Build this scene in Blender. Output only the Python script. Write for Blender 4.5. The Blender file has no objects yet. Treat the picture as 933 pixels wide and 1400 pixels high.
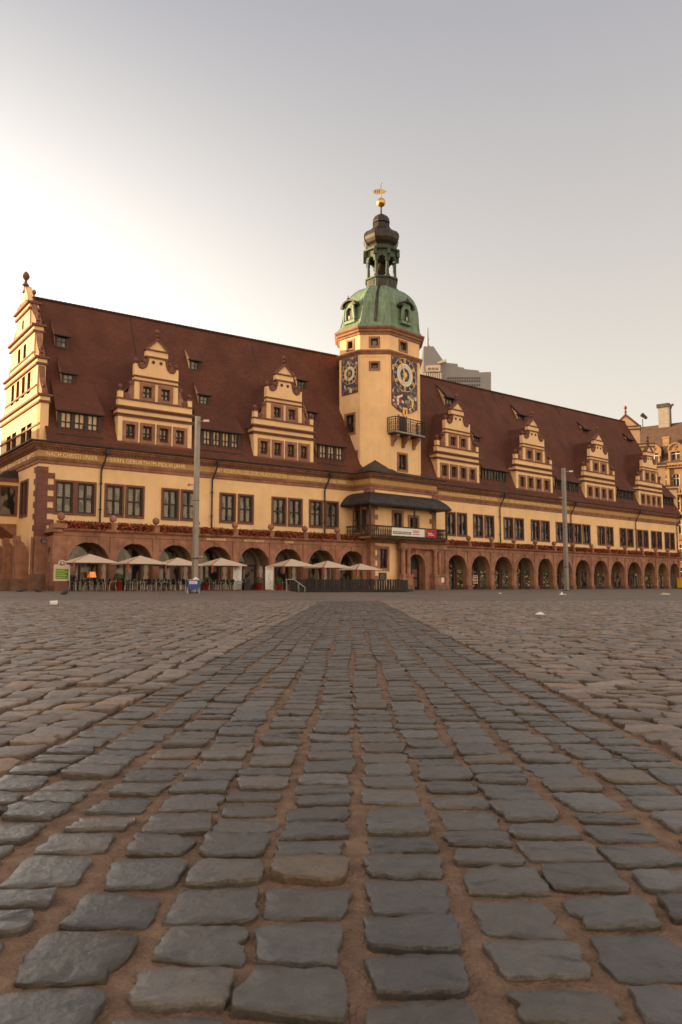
import bpy, math, random
import numpy as np
from mathutils import Matrix, Vector
R_ = math.radians
random.seed(7); rng = np.random.default_rng(7)
sc = bpy.context.scene
COL = sc.collection

# ------------------------------------------------------------------ materials
def nodes(m):
    m.use_nodes = True
    nt = m.node_tree
    return nt, nt.nodes["Principled BSDF"]

def mat(name, col, rough=.8, metal=0., var=.0, vscale=2., bump=0., bscale=30., spec=.4, var2=0., v2scale=.35, streak=0.):
    """plain principled paint with mottled tone, fine grain bump and (streak) rain streaks running down"""
    m = bpy.data.materials.new(name)
    nt, b = nodes(m); L = nt.links.new; N = nt.nodes.new
    b.inputs["Roughness"].default_value = rough; b.inputs["Metallic"].default_value = metal
    b.inputs["Specular IOR Level"].default_value = spec
    b.inputs["Base Color"].default_value = (*col, 1)
    tc = N("ShaderNodeTexCoord"); geo = N("ShaderNodeNewGeometry")
    cur = None
    def layer(cur, scale, amt, vec=None, det=5.):
        n = N("ShaderNodeTexNoise"); n.inputs["Scale"].default_value = scale; n.inputs["Detail"].default_value = det
        L(vec if vec else geo.outputs["Position"], n.inputs["Vector"])
        mr = N("ShaderNodeMapRange"); mr.inputs[1].default_value = .3; mr.inputs[2].default_value = .7
        mr.inputs[3].default_value = 1 - amt; mr.inputs[4].default_value = 1 + amt
        L(n.outputs["Fac"], mr.inputs[0])
        mx = N("ShaderNodeMix"); mx.data_type = 'RGBA'; mx.blend_type = 'MULTIPLY'; mx.inputs[0].default_value = 1
        if cur is None: mx.inputs[6].default_value = (*col, 1)
        else: L(cur, mx.inputs[6])
        L(mr.outputs[0], mx.inputs[7])
        return mx.outputs[2]
    if var: cur = layer(cur, vscale, var)
    if var2: cur = layer(cur, v2scale, var2)
    if streak:
        mp = N("ShaderNodeMapping"); mp.inputs["Scale"].default_value = (2.2, 2.2, .12); L(geo.outputs["Position"], mp.inputs["Vector"])
        cur = layer(cur, 1.6, streak, mp.outputs[0], 3.)
    if cur: L(cur, b.inputs["Base Color"])
    if bump:
        n = N("ShaderNodeTexNoise"); n.inputs["Scale"].default_value = bscale; n.inputs["Detail"].default_value = 4
        L(geo.outputs["Position"], n.inputs["Vector"])
        bp = N("ShaderNodeBump"); bp.inputs["Strength"].default_value = bump; bp.inputs["Distance"].default_value = .03
        L(n.outputs["Fac"], bp.inputs["Height"]); L(bp.outputs[0], b.inputs["Normal"])
    return m

M = {}
M['plaster'] = mat('ochre_plaster', (.88, .585, .31), .9, var=.05, vscale=1.2, var2=.08, streak=.025, bump=.15, bscale=25)
M['trimyellow'] = mat('pale_ochre_trim', (.88, .62, .33), .9, var=.06, vscale=2.)
M['stone'] = mat('red_porphyry', (.31, .150, .095), .85, var=.28, vscale=1.6, var2=.15, streak=.12, bump=.3, bscale=12)
M['stonedark'] = mat('brown_porphyry_trim', (.185, .082, .058), .85, var=.15, vscale=3., bump=.2, bscale=14)
M['plinth'] = mat('worn_plinth_stone', (.20, .115, .08), .9, var=.25, vscale=2., bump=.3, bscale=10)
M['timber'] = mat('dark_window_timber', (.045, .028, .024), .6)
M['slate'] = mat('dark_slate', (.040, .034, .031), .65, var=.4, vscale=2.2, var2=.3, bump=.7, bscale=7)
M['copper'] = mat('green_patina_copper', (.165, .245, .165), .6, metal=.0, var=.18, vscale=1.5, streak=.3, bump=.1)
M['copperdark'] = mat('dark_bronzed_copper', (.040, .030, .021), .38, metal=.2, var=.3, vscale=1.5, streak=.3)
M['copperlantern'] = mat('dark_green_copper', (.055, .080, .055), .55, var=.25, vscale=1.5, streak=.3)
M['gold'] = mat('gold_leaf', (.70, .42, .12), .35, metal=1.)
M['goldpaint'] = mat('gold_paint', (.95, .58, .16), .5)
M['frieze'] = mat('frieze_plaster', (.50, .295, .115), .9, var=.08)
M['letter'] = mat('gilded_letters', (1., .74, .34), .35, metal=.0)
M['white'] = mat('white_paint', (.75, .72, .66), .7, var=.05)
M['blue'] = mat('deep_blue_enamel', (.03, .035, .07), .5, var=.3, vscale=6.)
M['black'] = mat('black_paint', (.02, .019, .018), .5)
M['iron'] = mat('dark_iron', (.035, .035, .03), .5, metal=.5)
M['zinc'] = mat('galvanised_steel', (.29, .255, .22), .5, metal=.5, var=.12, vscale=2.)
M['steel'] = mat('brushed_steel', (.42, .39, .35), .35, metal=1.)
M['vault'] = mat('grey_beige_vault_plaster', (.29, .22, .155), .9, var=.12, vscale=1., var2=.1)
M['canvas'] = mat('beige_canvas', (.66, .52, .40), .9, var=.05)
M['redcloth'] = mat('red_cloth', (.42, .10, .055), .9)
M['redpot'] = mat('red_glazed_pot', (.22, .018, .016), .4)
M['leaf'] = mat('green_leaves', (.05, .085, .022), .7, var=.4, vscale=9.)
M['redleaf'] = mat('red_geranium_leaves', (.32, .065, .03), .8, var=.5, vscale=5.)
M['oliveleaf'] = mat('dark_olive_leaves', (.055, .055, .02), .8, var=.4, vscale=6.)
M['trough'] = mat('brown_trough', (.16, .06, .035), .8)
M['chair'] = mat('dark_wicker', (.03, .026, .024), .7, var=.2, vscale=20.)
M['boards'] = mat('dark_fence_boards', (.027, .025, .024), .8, var=.3, vscale=5., bump=.2)
M['bluepaint'] = mat('blue_paint', (.035, .085, .30), .5, var=.1)
M['orange'] = mat('yellow_orange_paint', (.75, .42, .02), .5)
M['paper'] = mat('white_paper', (.78, .76, .72), .9)
M['tanpaper'] = mat('tan_paper', (.55, .42, .28), .9)
M['greenboard'] = mat('green_board', (.09, .20, .03), .6, var=.25, vscale=4.)
M['lime'] = mat('lime_print', (.42, .52, .06), .6)
M['bannergrey'] = mat('banner_print_grey', (.13, .12, .12), .8)
M['bannerred'] = mat('banner_red', (.50, .035, .05), .8, var=.3, vscale=4.)
M['feather'] = mat('dark_feathers', (.045, .045, .05), .7)
M['lamp'] = mat('lit_orange_shade', (.8, .3, .08), .8)
_nt, _b = nodes(M['lamp']); _b.inputs["Emission Color"].default_value = (1, .28, .05, 1); _b.inputs["Emission Strength"].default_value = .3
M['farstone'] = mat('pale_sandstone', (.28, .17, .09), .9, var=.25, vscale=.8, var2=.1, bump=.2, bscale=3)
M['farglass'] = mat('far_window_glass', (.05, .045, .045), .15)
M['concrete'] = mat('grey_tower_panels', (.24, .235, .245), .8, var=.06, vscale=.1)
M['concretepale'] = mat('pale_and_sunlit_panels', (.62, .56, .46), .7)  # also carries the painted sunlight of the end wall
M['brownroof'] = mat('brown_tiles', (.10, .055, .04), .85, var=.25, vscale=1.5, bump=.3, bscale=8)

def roof_mat(name, col):
    m = bpy.data.materials.new(name); nt, b = nodes(m); L = nt.links.new; N = nt.nodes.new
    b.inputs["Roughness"].default_value = .85; b.inputs["Specular IOR Level"].default_value = .3
    uv = N("ShaderNodeUVMap"); uv.uv_map = "UVMap"
    br = N("ShaderNodeTexBrick"); br.inputs["Scale"].default_value = 1.
    br.inputs["Brick Width"].default_value = .19; br.inputs["Row Height"].default_value = .17; br.inputs["Mortar Size"].default_value = .012
    br.inputs["Color1"].default_value = (col[0]*1.12, col[1]*1.1, col[2]*1.08, 1); br.inputs["Color2"].default_value = (col[0]*.84, col[1]*.84, col[2]*.86, 1)
    br.inputs["Mortar"].default_value = (col[0]*.4, col[1]*.4, col[2]*.4, 1); br.inputs["Bias"].default_value = .1
    L(uv.outputs[0], br.inputs["Vector"])
    geo = N("ShaderNodeNewGeometry")
    n = N("ShaderNodeTexNoise"); n.inputs["Scale"].default_value = .45; n.inputs["Detail"].default_value = 6; L(geo.outputs["Position"], n.inputs["Vector"])
    mr = N("ShaderNodeMapRange"); mr.inputs[1].default_value = .3; mr.inputs[2].default_value = .7; mr.inputs[3].default_value = .8; mr.inputs[4].default_value = 1.18; L(n.outputs["Fac"], mr.inputs[0])
    mx = N("ShaderNodeMix"); mx.data_type = 'RGBA'; mx.blend_type = 'MULTIPLY'; mx.inputs[0].default_value = 1
    L(br.outputs["Color"], mx.inputs[6]); L(mr.outputs[0], mx.inputs[7]); L(mx.outputs[2], b.inputs["Base Color"])
    # each course laps over the one below: saw-tooth height up the slope
    sp = N("ShaderNodeSeparateXYZ"); L(uv.outputs[0], sp.inputs[0])
    d = N("ShaderNodeMath"); d.operation = 'DIVIDE'; d.inputs[1].default_value = .17; L(sp.outputs[1], d.inputs[0])
    fr = N("ShaderNodeMath"); fr.operation = 'FRACT'; L(d.outputs[0], fr.inputs[0])
    iv = N("ShaderNodeMath"); iv.operation = 'SUBTRACT'; iv.inputs[0].default_value = 1.; L(fr.outputs[0], iv.inputs[1])
    ad = N("ShaderNodeMath"); ad.operation = 'MULTIPLY_ADD'; ad.inputs[1].default_value = -.6; L(br.outputs["Fac"], ad.inputs[0]); L(iv.outputs[0], ad.inputs[2])
    bp = N("ShaderNodeBump"); bp.inputs["Strength"].default_value = .6; bp.inputs["Distance"].default_value = .03
    L(ad.outputs[0], bp.inputs["Height"]); L(bp.outputs[0], b.inputs["Normal"])
    return m
M['tiles'] = roof_mat('plain_clay_tiles', (.142, .051, .032))

def pane_mat(name, cloth, amount, lattice=True):
    """old glass: dark and glossy, with pale curtains behind it and lead lattice over it (object coordinates, metres)"""
    m = bpy.data.materials.new(name); nt, b = nodes(m); L = nt.links.new; N = nt.nodes.new
    b.inputs["Roughness"].default_value = .08; b.inputs["Specular IOR Level"].default_value = .6
    tc = N("ShaderNodeTexCoord"); oi = N("ShaderNodeObjectInfo"); geo = N("ShaderNodeNewGeometry")
    n = N("ShaderNodeTexNoise"); n.noise_dimensions = '4D'; n.inputs["Scale"].default_value = 1.2; n.inputs["Detail"].default_value = 1
    mp = N("ShaderNodeMapping"); mp.inputs["Scale"].default_value = (1.6, 1.6, .8); L(geo.outputs["Position"], mp.inputs[0]); L(mp.outputs[0], n.inputs["Vector"])
    mu = N("ShaderNodeMath"); mu.operation = 'MULTIPLY'; mu.inputs[1].default_value = 50; L(oi.outputs["Random"], mu.inputs[0]); L(mu.outputs[0], n.inputs["W"])
    cr = N("ShaderNodeValToRGB"); cr.color_ramp.elements[0].position = .56 - amount*.3; cr.color_ramp.elements[1].position = .64 - amount*.3
    L(n.outputs["Fac"], cr.inputs[0])
    mx = N("ShaderNodeMix"); mx.data_type = 'RGBA'; mx.inputs[6].default_value = (.022, .020, .019, 1); mx.inputs[7].default_value = (*cloth, 1)
    L(cr.outputs[0], mx.inputs[0]); out = mx.outputs[2]
    if lattice:
        sw = N("ShaderNodeSeparateXYZ"); L(tc.outputs["Object"], sw.inputs[0])
        cb = N("ShaderNodeCombineXYZ"); L(sw.outputs[0], cb.inputs[0]); L(sw.outputs[2], cb.inputs[1])
        br = N("ShaderNodeTexBrick"); br.offset = 0; br.inputs["Scale"].default_value = 1; br.inputs["Brick Width"].default_value = .13; br.inputs["Row Height"].default_value = .16
        br.inputs["Mortar Size"].default_value = .012; L(cb.outputs[0], br.inputs["Vector"])
        m2 = N("ShaderNodeMix"); m2.data_type = 'RGBA'; m2.inputs[7].default_value = (.02, .017, .015, 1); L(br.outputs["Fac"], m2.inputs[0]); L(out, m2.inputs[6]); out = m2.outputs[2]
    L(out, b.inputs["Base Color"])
    return m
M['pane'] = pane_mat('leaded_glass', (.24, .195, .14), .5)
M['panewarm'] = pane_mat('attic_glass', (.55, .36, .20), .75, False)
M['panedark'] = pane_mat('dark_glass', (.20, .165, .13), .32, False)

def shop_mat():
    m = bpy.data.materials.new('lit_shop_display'); nt, b = nodes(m); L = nt.links.new; N = nt.nodes.new
    geo = N("ShaderNodeNewGeometry"); mp = N("ShaderNodeMapping"); mp.inputs["Scale"].default_value = (1., 1., 1.3); L(geo.outputs["Position"], mp.inputs[0])
    v = N("ShaderNodeTexVoronoi"); v.inputs["Scale"].default_value = 4.2; v.distance = 'CHEBYCHEV'; L(mp.outputs[0], v.inputs["Vector"])
    cr = N("ShaderNodeValToRGB"); e = cr.color_ramp.elements
    e[0].position = 0; e[0].color = (.012, .009, .006, 1); e[1].position = 1; e[1].color = (.34, .26, .10, 1)
    for p, c in ((.45, (.016, .012, .007, 1)), (.62, (.06, .04, .014, 1)), (.78, (.04, .045, .016, 1)), (.9, (.15, .08, .025, 1))):
        x = e.new(p); x.color = c
    sx = N("ShaderNodeSeparateColor"); L(v.outputs["Color"], sx.inputs[0]); L(sx.outputs[0], cr.inputs[0])
    L(cr.outputs[0], b.inputs["Base Color"]); L(cr.outputs[0], b.inputs["Emission Color"]); b.inputs["Emission Strength"].default_value = .22
    b.inputs["Roughness"].default_value = .25
    return m
M['shop'] = shop_mat()

def mosaic_mat(name):
    m = bpy.data.materials.new(name); nt, b = nodes(m); L = nt.links.new; N = nt.nodes.new
    geo = N("ShaderNodeNewGeometry"); v = N("ShaderNodeTexVoronoi"); v.inputs["Scale"].default_value = 3.4; v.inputs["Randomness"].default_value = 1
    no = N("ShaderNodeTexNoise"); no.inputs["Scale"].default_value = 4; 
    mxv = N("ShaderNodeMix"); mxv.data_type = 'VECTOR'; mxv.inputs[0].default_value = .12; L(geo.outputs["Position"], no.inputs["Vector"]); L(geo.outputs["Position"], mxv.inputs[4]); L(no.outputs["Color"], mxv.inputs[5])
    L(mxv.outputs[1], v.inputs["Vector"])
    cr = N("ShaderNodeValToRGB"); cr.color_ramp.interpolation = 'CONSTANT'; e = cr.color_ramp.elements
    e[0].position = 0; e[0].color = (.075, .045, .07, 1); e[1].position = .9; e[1].color = (.62, .57, .48, 1)
    for p, c in ((.38, (.05, .055, .12, 1)), (.52, (.28, .20, .06, 1)), (.64, (.10, .055, .05, 1)), (.74, (.16, .16, .18, 1)), (.82, (.34, .09, .06, 1)), (.86, (.42, .30, .08, 1))):
        x = e.new(p); x.color = c
    sx = N("ShaderNodeSeparateColor"); L(v.outputs["Color"], sx.inputs[0]); L(sx.outputs[1], cr.inputs[0]); L(cr.outputs[0], b.inputs["Base Color"])
    b.inputs["Roughness"].default_value = .6
    return m
M['mosaic'] = mosaic_mat('painted_heraldry')

# ------------------------------------------------------------------ mesh helper
class MB:
    def __init__(s): s.v = []; s.f = []; s.mi = []; s.mats = []; s.m = Matrix(); s.cur = 0; s.uvs = []
    def mat(s, k):
        if k not in s.mats: s.mats.append(k)
        s.cur = s.mats.index(k); return s
    def add(s, vs, fs, uv=None):
        o = len(s.v)
        s.v += [tuple(s.m @ Vector(p)) for p in vs]
        for i, f in enumerate(fs):
            s.f.append([o + a for a in f]); s.mi.append(s.cur); s.uvs.append(uv[i] if uv else None)
        return s
    def box(s, x0, x1, y0, y1, z0, z1, taper=0.):
        t = taper
        return s.add([(x0,y0,z0),(x1,y0,z0),(x1,y1,z0),(x0,y1,z0),(x0+t,y0+t,z1),(x1-t,y0+t,z1),(x1-t,y1-t,z1),(x0+t,y1-t,z1)],
                     [(3,2,1,0),(4,5,6,7),(0,1,5,4),(1,2,6,5),(2,3,7,6),(3,0,4,7)])
    def prism(s, poly, y0, y1):                 # polygon in x,z extruded along y
        n = len(poly)
        vs = [(x, y0, z) for x, z in poly] + [(x, y1, z) for x, z in poly]
        fs = [list(range(n)), list(range(2*n-1, n-1, -1))] + [(i, n+i, n+(i+1) % n, (i+1) % n) for i in range(n)]
        return s.add(vs, fs)
    def sweep(s, prof, pts, cap=True):           # profile (out, z) along a plan polyline of (x, y, nx, ny)
        n = len(prof); vs = []
        for (x, y, nx, ny) in pts:
            for (o, z) in prof: vs.append((x + nx*o, y + ny*o, z))
        fs = []
        for k in range(len(pts)-1):
            for i in range(n-1): fs.append((k*n+i, (k+1)*n+i, (k+1)*n+i+1, k*n+i+1))
        if cap: fs += [list(range(n)), list(range((len(pts)-1)*n, len(pts)*n))[::-1]]
        return s.add(vs, fs)
    def lathe(s, prof, n=16, c=(0,0), rot=0., cap=True, sx=1., sy=1.):
        vs = []; fs = []
        for (r, z) in prof:
            for k in range(n):
                a = rot + 2*math.pi*k/n; vs.append((c[0]+sx*r*math.cos(a), c[1]+sy*r*math.sin(a), z))
        for j in range(len(prof)-1):
            for k in range(n): fs.append((j*n+k, j*n+(k+1) % n, (j+1)*n+(k+1) % n, (j+1)*n+k))
        if cap: fs += [list(range(n))[::-1], list(range((len(prof)-1)*n, len(prof)*n))]
        return s.add(vs, fs)
    def tube(s, p, q, r, n=8, r2=None):
        p = Vector(p); q = Vector(q); d = q-p; a = d.orthogonal().normalized(); b = d.normalized().cross(a); r2 = r if r2 is None else r2
        vs = [tuple(p + (a*math.cos(t) + b*math.sin(t))*r) for t in [2*math.pi*k/n for k in range(n)]] + [tuple(q + (a*math.cos(t) + b*math.sin(t))*r2) for t in [2*math.pi*k/n for k in range(n)]]
        return s.add(vs, [(k, (k+1) % n, n+(k+1) % n, n+k) for k in range(n)] + [list(range(n))[::-1], list(range(n, 2*n))])
    def ball(s, c, r, n=10, sz=1.):
        prof = [(max(r*math.sin(math.pi*k/n), .001), c[2] - r*sz*math.cos(math.pi*k/n)) for k in range(n+1)]
        return s.lathe(prof, n+4, (c[0], c[1]))
    def wall(s, x0, x1, z0, z1, y, holes, rev=.3, revmat=None):   # front face at y with rectangular holes (x0,x1,z0,z1), reveals going inward
        xs = sorted({x0, x1, *[h[0] for h in holes], *[h[1] for h in holes]}); zs = sorted({z0, z1, *[h[2] for h in holes], *[h[3] for h in holes]})
        xs = [x for x in xs if x0 <= x <= x1]; zs = [z for z in zs if z0 <= z <= z1]
        for i in range(len(xs)-1):
            for j in range(len(zs)-1):
                cx = (xs[i]+xs[i+1])/2; cz = (zs[j]+zs[j+1])/2
                if any(h[0] < cx < h[1] and h[2] < cz < h[3] for h in holes): continue
                s.add([(xs[i],y,zs[j]),(xs[i+1],y,zs[j]),(xs[i+1],y,zs[j+1]),(xs[i],y,zs[j+1])], [(0,1,2,3)])
        c = s.cur
        if revmat: s.mat(revmat)
        for (a, b, c0, c1) in holes:
            e = y + rev
            s.add([(a,y,c0),(b,y,c0),(b,y,c1),(a,y,c1),(a,e,c0),(b,e,c0),(b,e,c1),(a,e,c1)], [(0,4,5,1),(1,5,6,2),(2,6,7,3),(3,7,4,0)])
        s.cur = c
        return s
    def archwall(s, x0, x1, z0, z1, y0, y1, c, w, spring, n=18):   # bay of wall with one round arch opening; front y0, back y1
        r = w/2
        out = [(c-r, z0), (c-r, spring)] + [(c - r*math.cos(math.pi*k/n), spring + r*math.sin(math.pi*k/n)) for k in range(1, n)] + [(c+r, spring), (c+r, z0)]
        for (y, flip) in ((y0, 0), (y1, 1)):
            for (a, b) in ((x0, c-r), (c+r, x1)):
                s.add([(a,y,z0),(b,y,z0),(b,y,z1),(a,y,z1)], [(0,1,2,3)[::-1] if flip else (0,1,2,3)])
            for k in range(1, len(out)-2):
                p, q = out[k], out[k+1]
                s.add([(p[0],y,p[1]),(q[0],y,q[1]),(q[0],y,z1),(p[0],y,z1)], [(0,1,2,3)[::-1] if flip else (0,1,2,3)])
        for k in range(len(out)-1):
            p, q = out[k], out[k+1]
            s.add([(p[0],y0,p[1]),(q[0],y0,q[1]),(q[0],y1,q[1]),(p[0],y1,p[1])], [(0,1,2,3)[::-1]])
        s.add([(x0,y0,z1),(x1,y0,z1),(x1,y1,z1),(x0,y1,z1)], [(0,1,2,3)])
        return s
    def archring(s, c, spring, r, wid, y0, y1, n=18, z0=None):     # raised archivolt band
        pts = []
        ang = [math.pi*k/n for k in range(n+1)]
        ins = [(c - r*math.cos(a), spring + r*math.sin(a)) for a in ang]; outs = [(c - (r+wid)*math.cos(a), spring + (r+wid)*math.sin(a)) for a in ang]
        if z0 is not None: ins = [(c-r, z0)] + ins + [(c+r, z0)]; outs = [(c-r-wid, z0)] + outs + [(c+r+wid, z0)]
        for k in range(len(ins)-1):
            a, b, d, e = ins[k], ins[k+1], outs[k+1], outs[k]
            vs = [(a[0],y0,a[1]),(b[0],y0,b[1]),(d[0],y0,d[1]),(e[0],y0,e[1]),(a[0],y1,a[1]),(b[0],y1,b[1]),(d[0],y1,d[1]),(e[0],y1,e[1])]
            s.add(vs, [(0,1,2,3),(0,4,5,1),(2,6,7,3)])
        return s
    def leaves(s, n, fn, size):
        for _ in range(n):
            p = Vector(fn()); a = Vector(rng.normal(size=3)).normalized(); b = a.orthogonal().normalized(); k = size*random.uniform(.6, 1.3)
            s.add([tuple(p+a*k), tuple(p+b*k*.6), tuple(p-a*k), tuple(p-b*k*.6)], [(0,1,2,3)])
        return s
    def build(s, name, parent=None, mw=None, smooth=False):
        me = bpy.data.meshes.new(name); me.from_pydata(s.v, [], s.f)
        for k in s.mats: me.materials.append(M[k])
        me.polygons.foreach_set("material_index", s.mi)
        if any(u for u in s.uvs):
            ul = me.uv_layers.new(name="UVMap")
            for p, u in zip(me.polygons, s.uvs):
                if u:
                    for li, q in zip(p.loop_indices, u): ul.data[li].uv = q
        if smooth: me.polygons.foreach_set("use_smooth", [True]*len(me.polygons))
        me.update()
        return link(name, me, parent, mw)
def fixn(o):
    import bmesh
    b = bmesh.new(); b.from_mesh(o.data); bmesh.ops.recalc_face_normals(b, faces=b.faces); b.to_mesh(o.data); b.free(); return o
WORLD = {}
ABSOLUTE = {'town_hall', 'corner_house', 'north_side_houses', 'tower_block', 'board_fence'}   # things whose parts are written in world coordinates
def link(name, data, parent=None, mw=None):
    o = bpy.data.objects.new(name, data); COL.objects.link(o)
    mw = mw.copy() if mw is not None else (WORLD[parent].copy() if parent is not None and parent.name not in ABSOLUTE else Matrix())
    if parent is not None:
        o.parent = parent; o.matrix_basis = WORLD[parent].inverted() @ mw
    else: o.matrix_basis = mw
    WORLD[o] = mw
    return o
def tag(o, label=None, cat=None, group=None, kind=None):
    if label: o['label'] = label
    if cat: o['category'] = cat
    if group: o['group'] = group
    if kind: o['kind'] = kind
    return o
def empty(name, mw=None): 
    o = link(name, None, None, mw); o.empty_display_size = .2; return o
def clone(o, mw, parent=None):
    """copy of a thing or part with copies of its parts and sub-parts, moved to world matrix mw"""
    def rec(src, par, m):
        c = src.copy(); COL.objects.link(c); c.parent = par
        c.matrix_basis = (WORLD[par].inverted() @ m) if par is not None else m
        WORLD[c] = m
        for ch in src.children: rec(ch, c, m @ ch.matrix_basis)
        return c
    return rec(o, parent, mw)
def T(x, y, z): return Matrix.Translation((x, y, z))
def frame(ox, oy, deg):                        # x along the facade, y into the building, z up
    a = R_(deg); return Matrix(((math.sin(a), -math.cos(a), 0, ox), (math.cos(a), math.sin(a), 0, oy), (0,0,1,0), (0,0,0,1)))
def P(F, u, d, z=0.): return F @ Vector((u, -d, z))
FL = frame(-23.43, 59.96, 53.7)                 # left wing
FR = frame(3.29, 79.57, 48.7)                   # right wing
FG = FL @ Matrix.Rotation(R_(-90), 4, 'Z')      # north gable: x towards the street corner, y along the wing
FT = frame(4.92, 78.47, 46.0)                   # tower shaft, origin at the foot of the street face's left edge
CORNER = (-23.43, 59.96)
def Y(d): return -d
ORD = ['first','second','third','fourth','fifth','sixth','seventh','eighth','ninth','tenth','eleventh','twelfth','thirteenth','fourteenth','fifteenth']

# ------------------------------------------------------------------ camera
cam = bpy.data.cameras.new('camera'); co = bpy.data.objects.new('camera', cam); COL.objects.link(co)
cam.sensor_fit = 'VERTICAL'; cam.sensor_height = 36.; cam.lens = 36*1068/1400; cam.clip_end = 3000; cam.clip_start = .05
co.location = (0, 0, .4); co.rotation_euler = (R_(90) + math.atan(101/1068), 0, 0)
cam.dof.use_dof = True; cam.dof.focus_distance = 3.2; cam.dof.aperture_fstop = 13.
sc.camera = co

# ------------------------------------------------------------------ sky and sun
SUN_AZ, SUN_EL = 74., 8.                        # degrees to the left of the view axis, elevation
w = bpy.data.worlds.new("World"); sc.world = w; w.use_nodes = True
nt = w.node_tree; L = nt.links.new; N = nt.nodes.new
bg = nt.nodes["Background"]; bg.inputs[1].default_value = .067
sky = N("ShaderNodeTexSky"); sky.sky_type = 'NISHITA'; sky.sun_disc = False
sky.sun_elevation = R_(SUN_EL); sky.sun_rotation = R_(-SUN_AZ); sky.air_density = 1.0; sky.dust_density = 3.0; sky.ozone_density = 1.2
tcw = N("ShaderNodeTexCoord"); sep = N("ShaderNodeSeparateXYZ"); L(tcw.outputs["Generated"], sep.inputs[0])
mixh = N("ShaderNodeMix"); mixh.data_type = 'RGBA'; mixh.inputs[0].default_value = .62
rampz = N("ShaderNodeValToRGB"); L(sep.outputs[2], rampz.inputs[0]); e = rampz.color_ramp.elements   # morning haze: cream near the horizon, mauve grey above
e[0].position = 0.; e[0].color = (.98, .84, .66, 1); e[1].position = 1.; e[1].color = (.335, .325, .35, 1)
x = e.new(.3); x.color = (.70, .62, .53, 1); x = e.new(.62); x.color = (.42, .395, .40, 1)
hz = N("ShaderNodeMix"); hz.data_type = 'RGBA'; hz.blend_type = 'MULTIPLY'; hz.inputs[0].default_value = 1; L(rampz.outputs[0], hz.inputs[6])
hz.inputs[7].default_value = (9.5, 9.5, 9.5, 1)
L(sky.outputs[0], mixh.inputs[6]); L(hz.outputs[2], mixh.inputs[7])
# bright aureole of the hazy air round the low sun
dp = N("ShaderNodeVectorMath"); dp.operation = 'DOT_PRODUCT'; L(tcw.outputs["Generated"], dp.inputs[0]); dp.inputs[1].default_value = (-math.sin(R_(48))*math.cos(R_(3)), math.cos(R_(48))*math.cos(R_(3)), math.sin(R_(3)))
mxd = N("ShaderNodeMath"); mxd.operation = 'MAXIMUM'; mxd.inputs[1].default_value = 0.; L(dp.outputs["Value"], mxd.inputs[0])
pw = N("ShaderNodeMath"); pw.operation = 'POWER'; pw.inputs[1].default_value = 5.5; L(mxd.outputs[0], pw.inputs[0])
gz = N("ShaderNodeMapRange"); gz.inputs[1].default_value = .28; gz.inputs[2].default_value = .64; gz.inputs[3].default_value = 1.; gz.inputs[4].default_value = .12; L(sep.outputs[2], gz.inputs[0])
gm_ = N("ShaderNodeMath"); gm_.operation = 'MULTIPLY'; L(pw.outputs[0], gm_.inputs[0]); L(gz.outputs[0], gm_.inputs[1])
gl = N("ShaderNodeMix"); gl.data_type = 'RGBA'; gl.blend_type = 'ADD'; gl.inputs[7].default_value = (13., 12., 10.4, 1); L(gm_.outputs[0], gl.inputs[0]); L(mixh.outputs[2], gl.inputs[6])
# western sky behind the camera: extra warm brightness added to light the facade
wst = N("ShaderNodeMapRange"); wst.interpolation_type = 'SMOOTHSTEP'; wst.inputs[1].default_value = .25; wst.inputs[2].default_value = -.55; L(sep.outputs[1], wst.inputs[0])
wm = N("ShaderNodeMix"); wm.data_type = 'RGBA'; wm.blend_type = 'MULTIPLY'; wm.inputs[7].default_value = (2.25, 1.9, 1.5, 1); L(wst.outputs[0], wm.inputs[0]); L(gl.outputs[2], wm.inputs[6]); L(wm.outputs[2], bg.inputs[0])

sd = bpy.data.lights.new('sun', 'SUN'); so = bpy.data.objects.new('sun', sd); COL.objects.link(so)
sd.energy = 5.; sd.angle = R_(.5); sd.color = (1., .70, .36)
ce = math.cos(R_(SUN_EL)); sdir = Vector((-math.sin(R_(SUN_AZ))*ce, math.cos(R_(SUN_AZ))*ce, math.sin(R_(SUN_EL))))
so.rotation_euler = sdir.to_track_quat('Z', 'Y').to_euler()
sc.view_settings.view_transform = 'Standard'; sc.view_settings.look = 'None'; sc.view_settings.gamma = 1; sc.view_settings.use_curve_mapping = False
sc.view_settings.exposure = 1.3
sc.cycles.use_denoising = True; sc.cycles.max_bounces = 6; sc.cycles.sample_clamp_indirect = 6

exec_parts = []
# ------------------------------------------------------------------ TOWN HALL
hall = tag(empty('town_hall', T(*CORNER, 0)), 'long ochre town hall with red stone arcade, steep tiled roof and green domed clock tower', 'town hall')
I4 = Matrix()
KINK = 33.14; REND = 66.9

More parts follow.
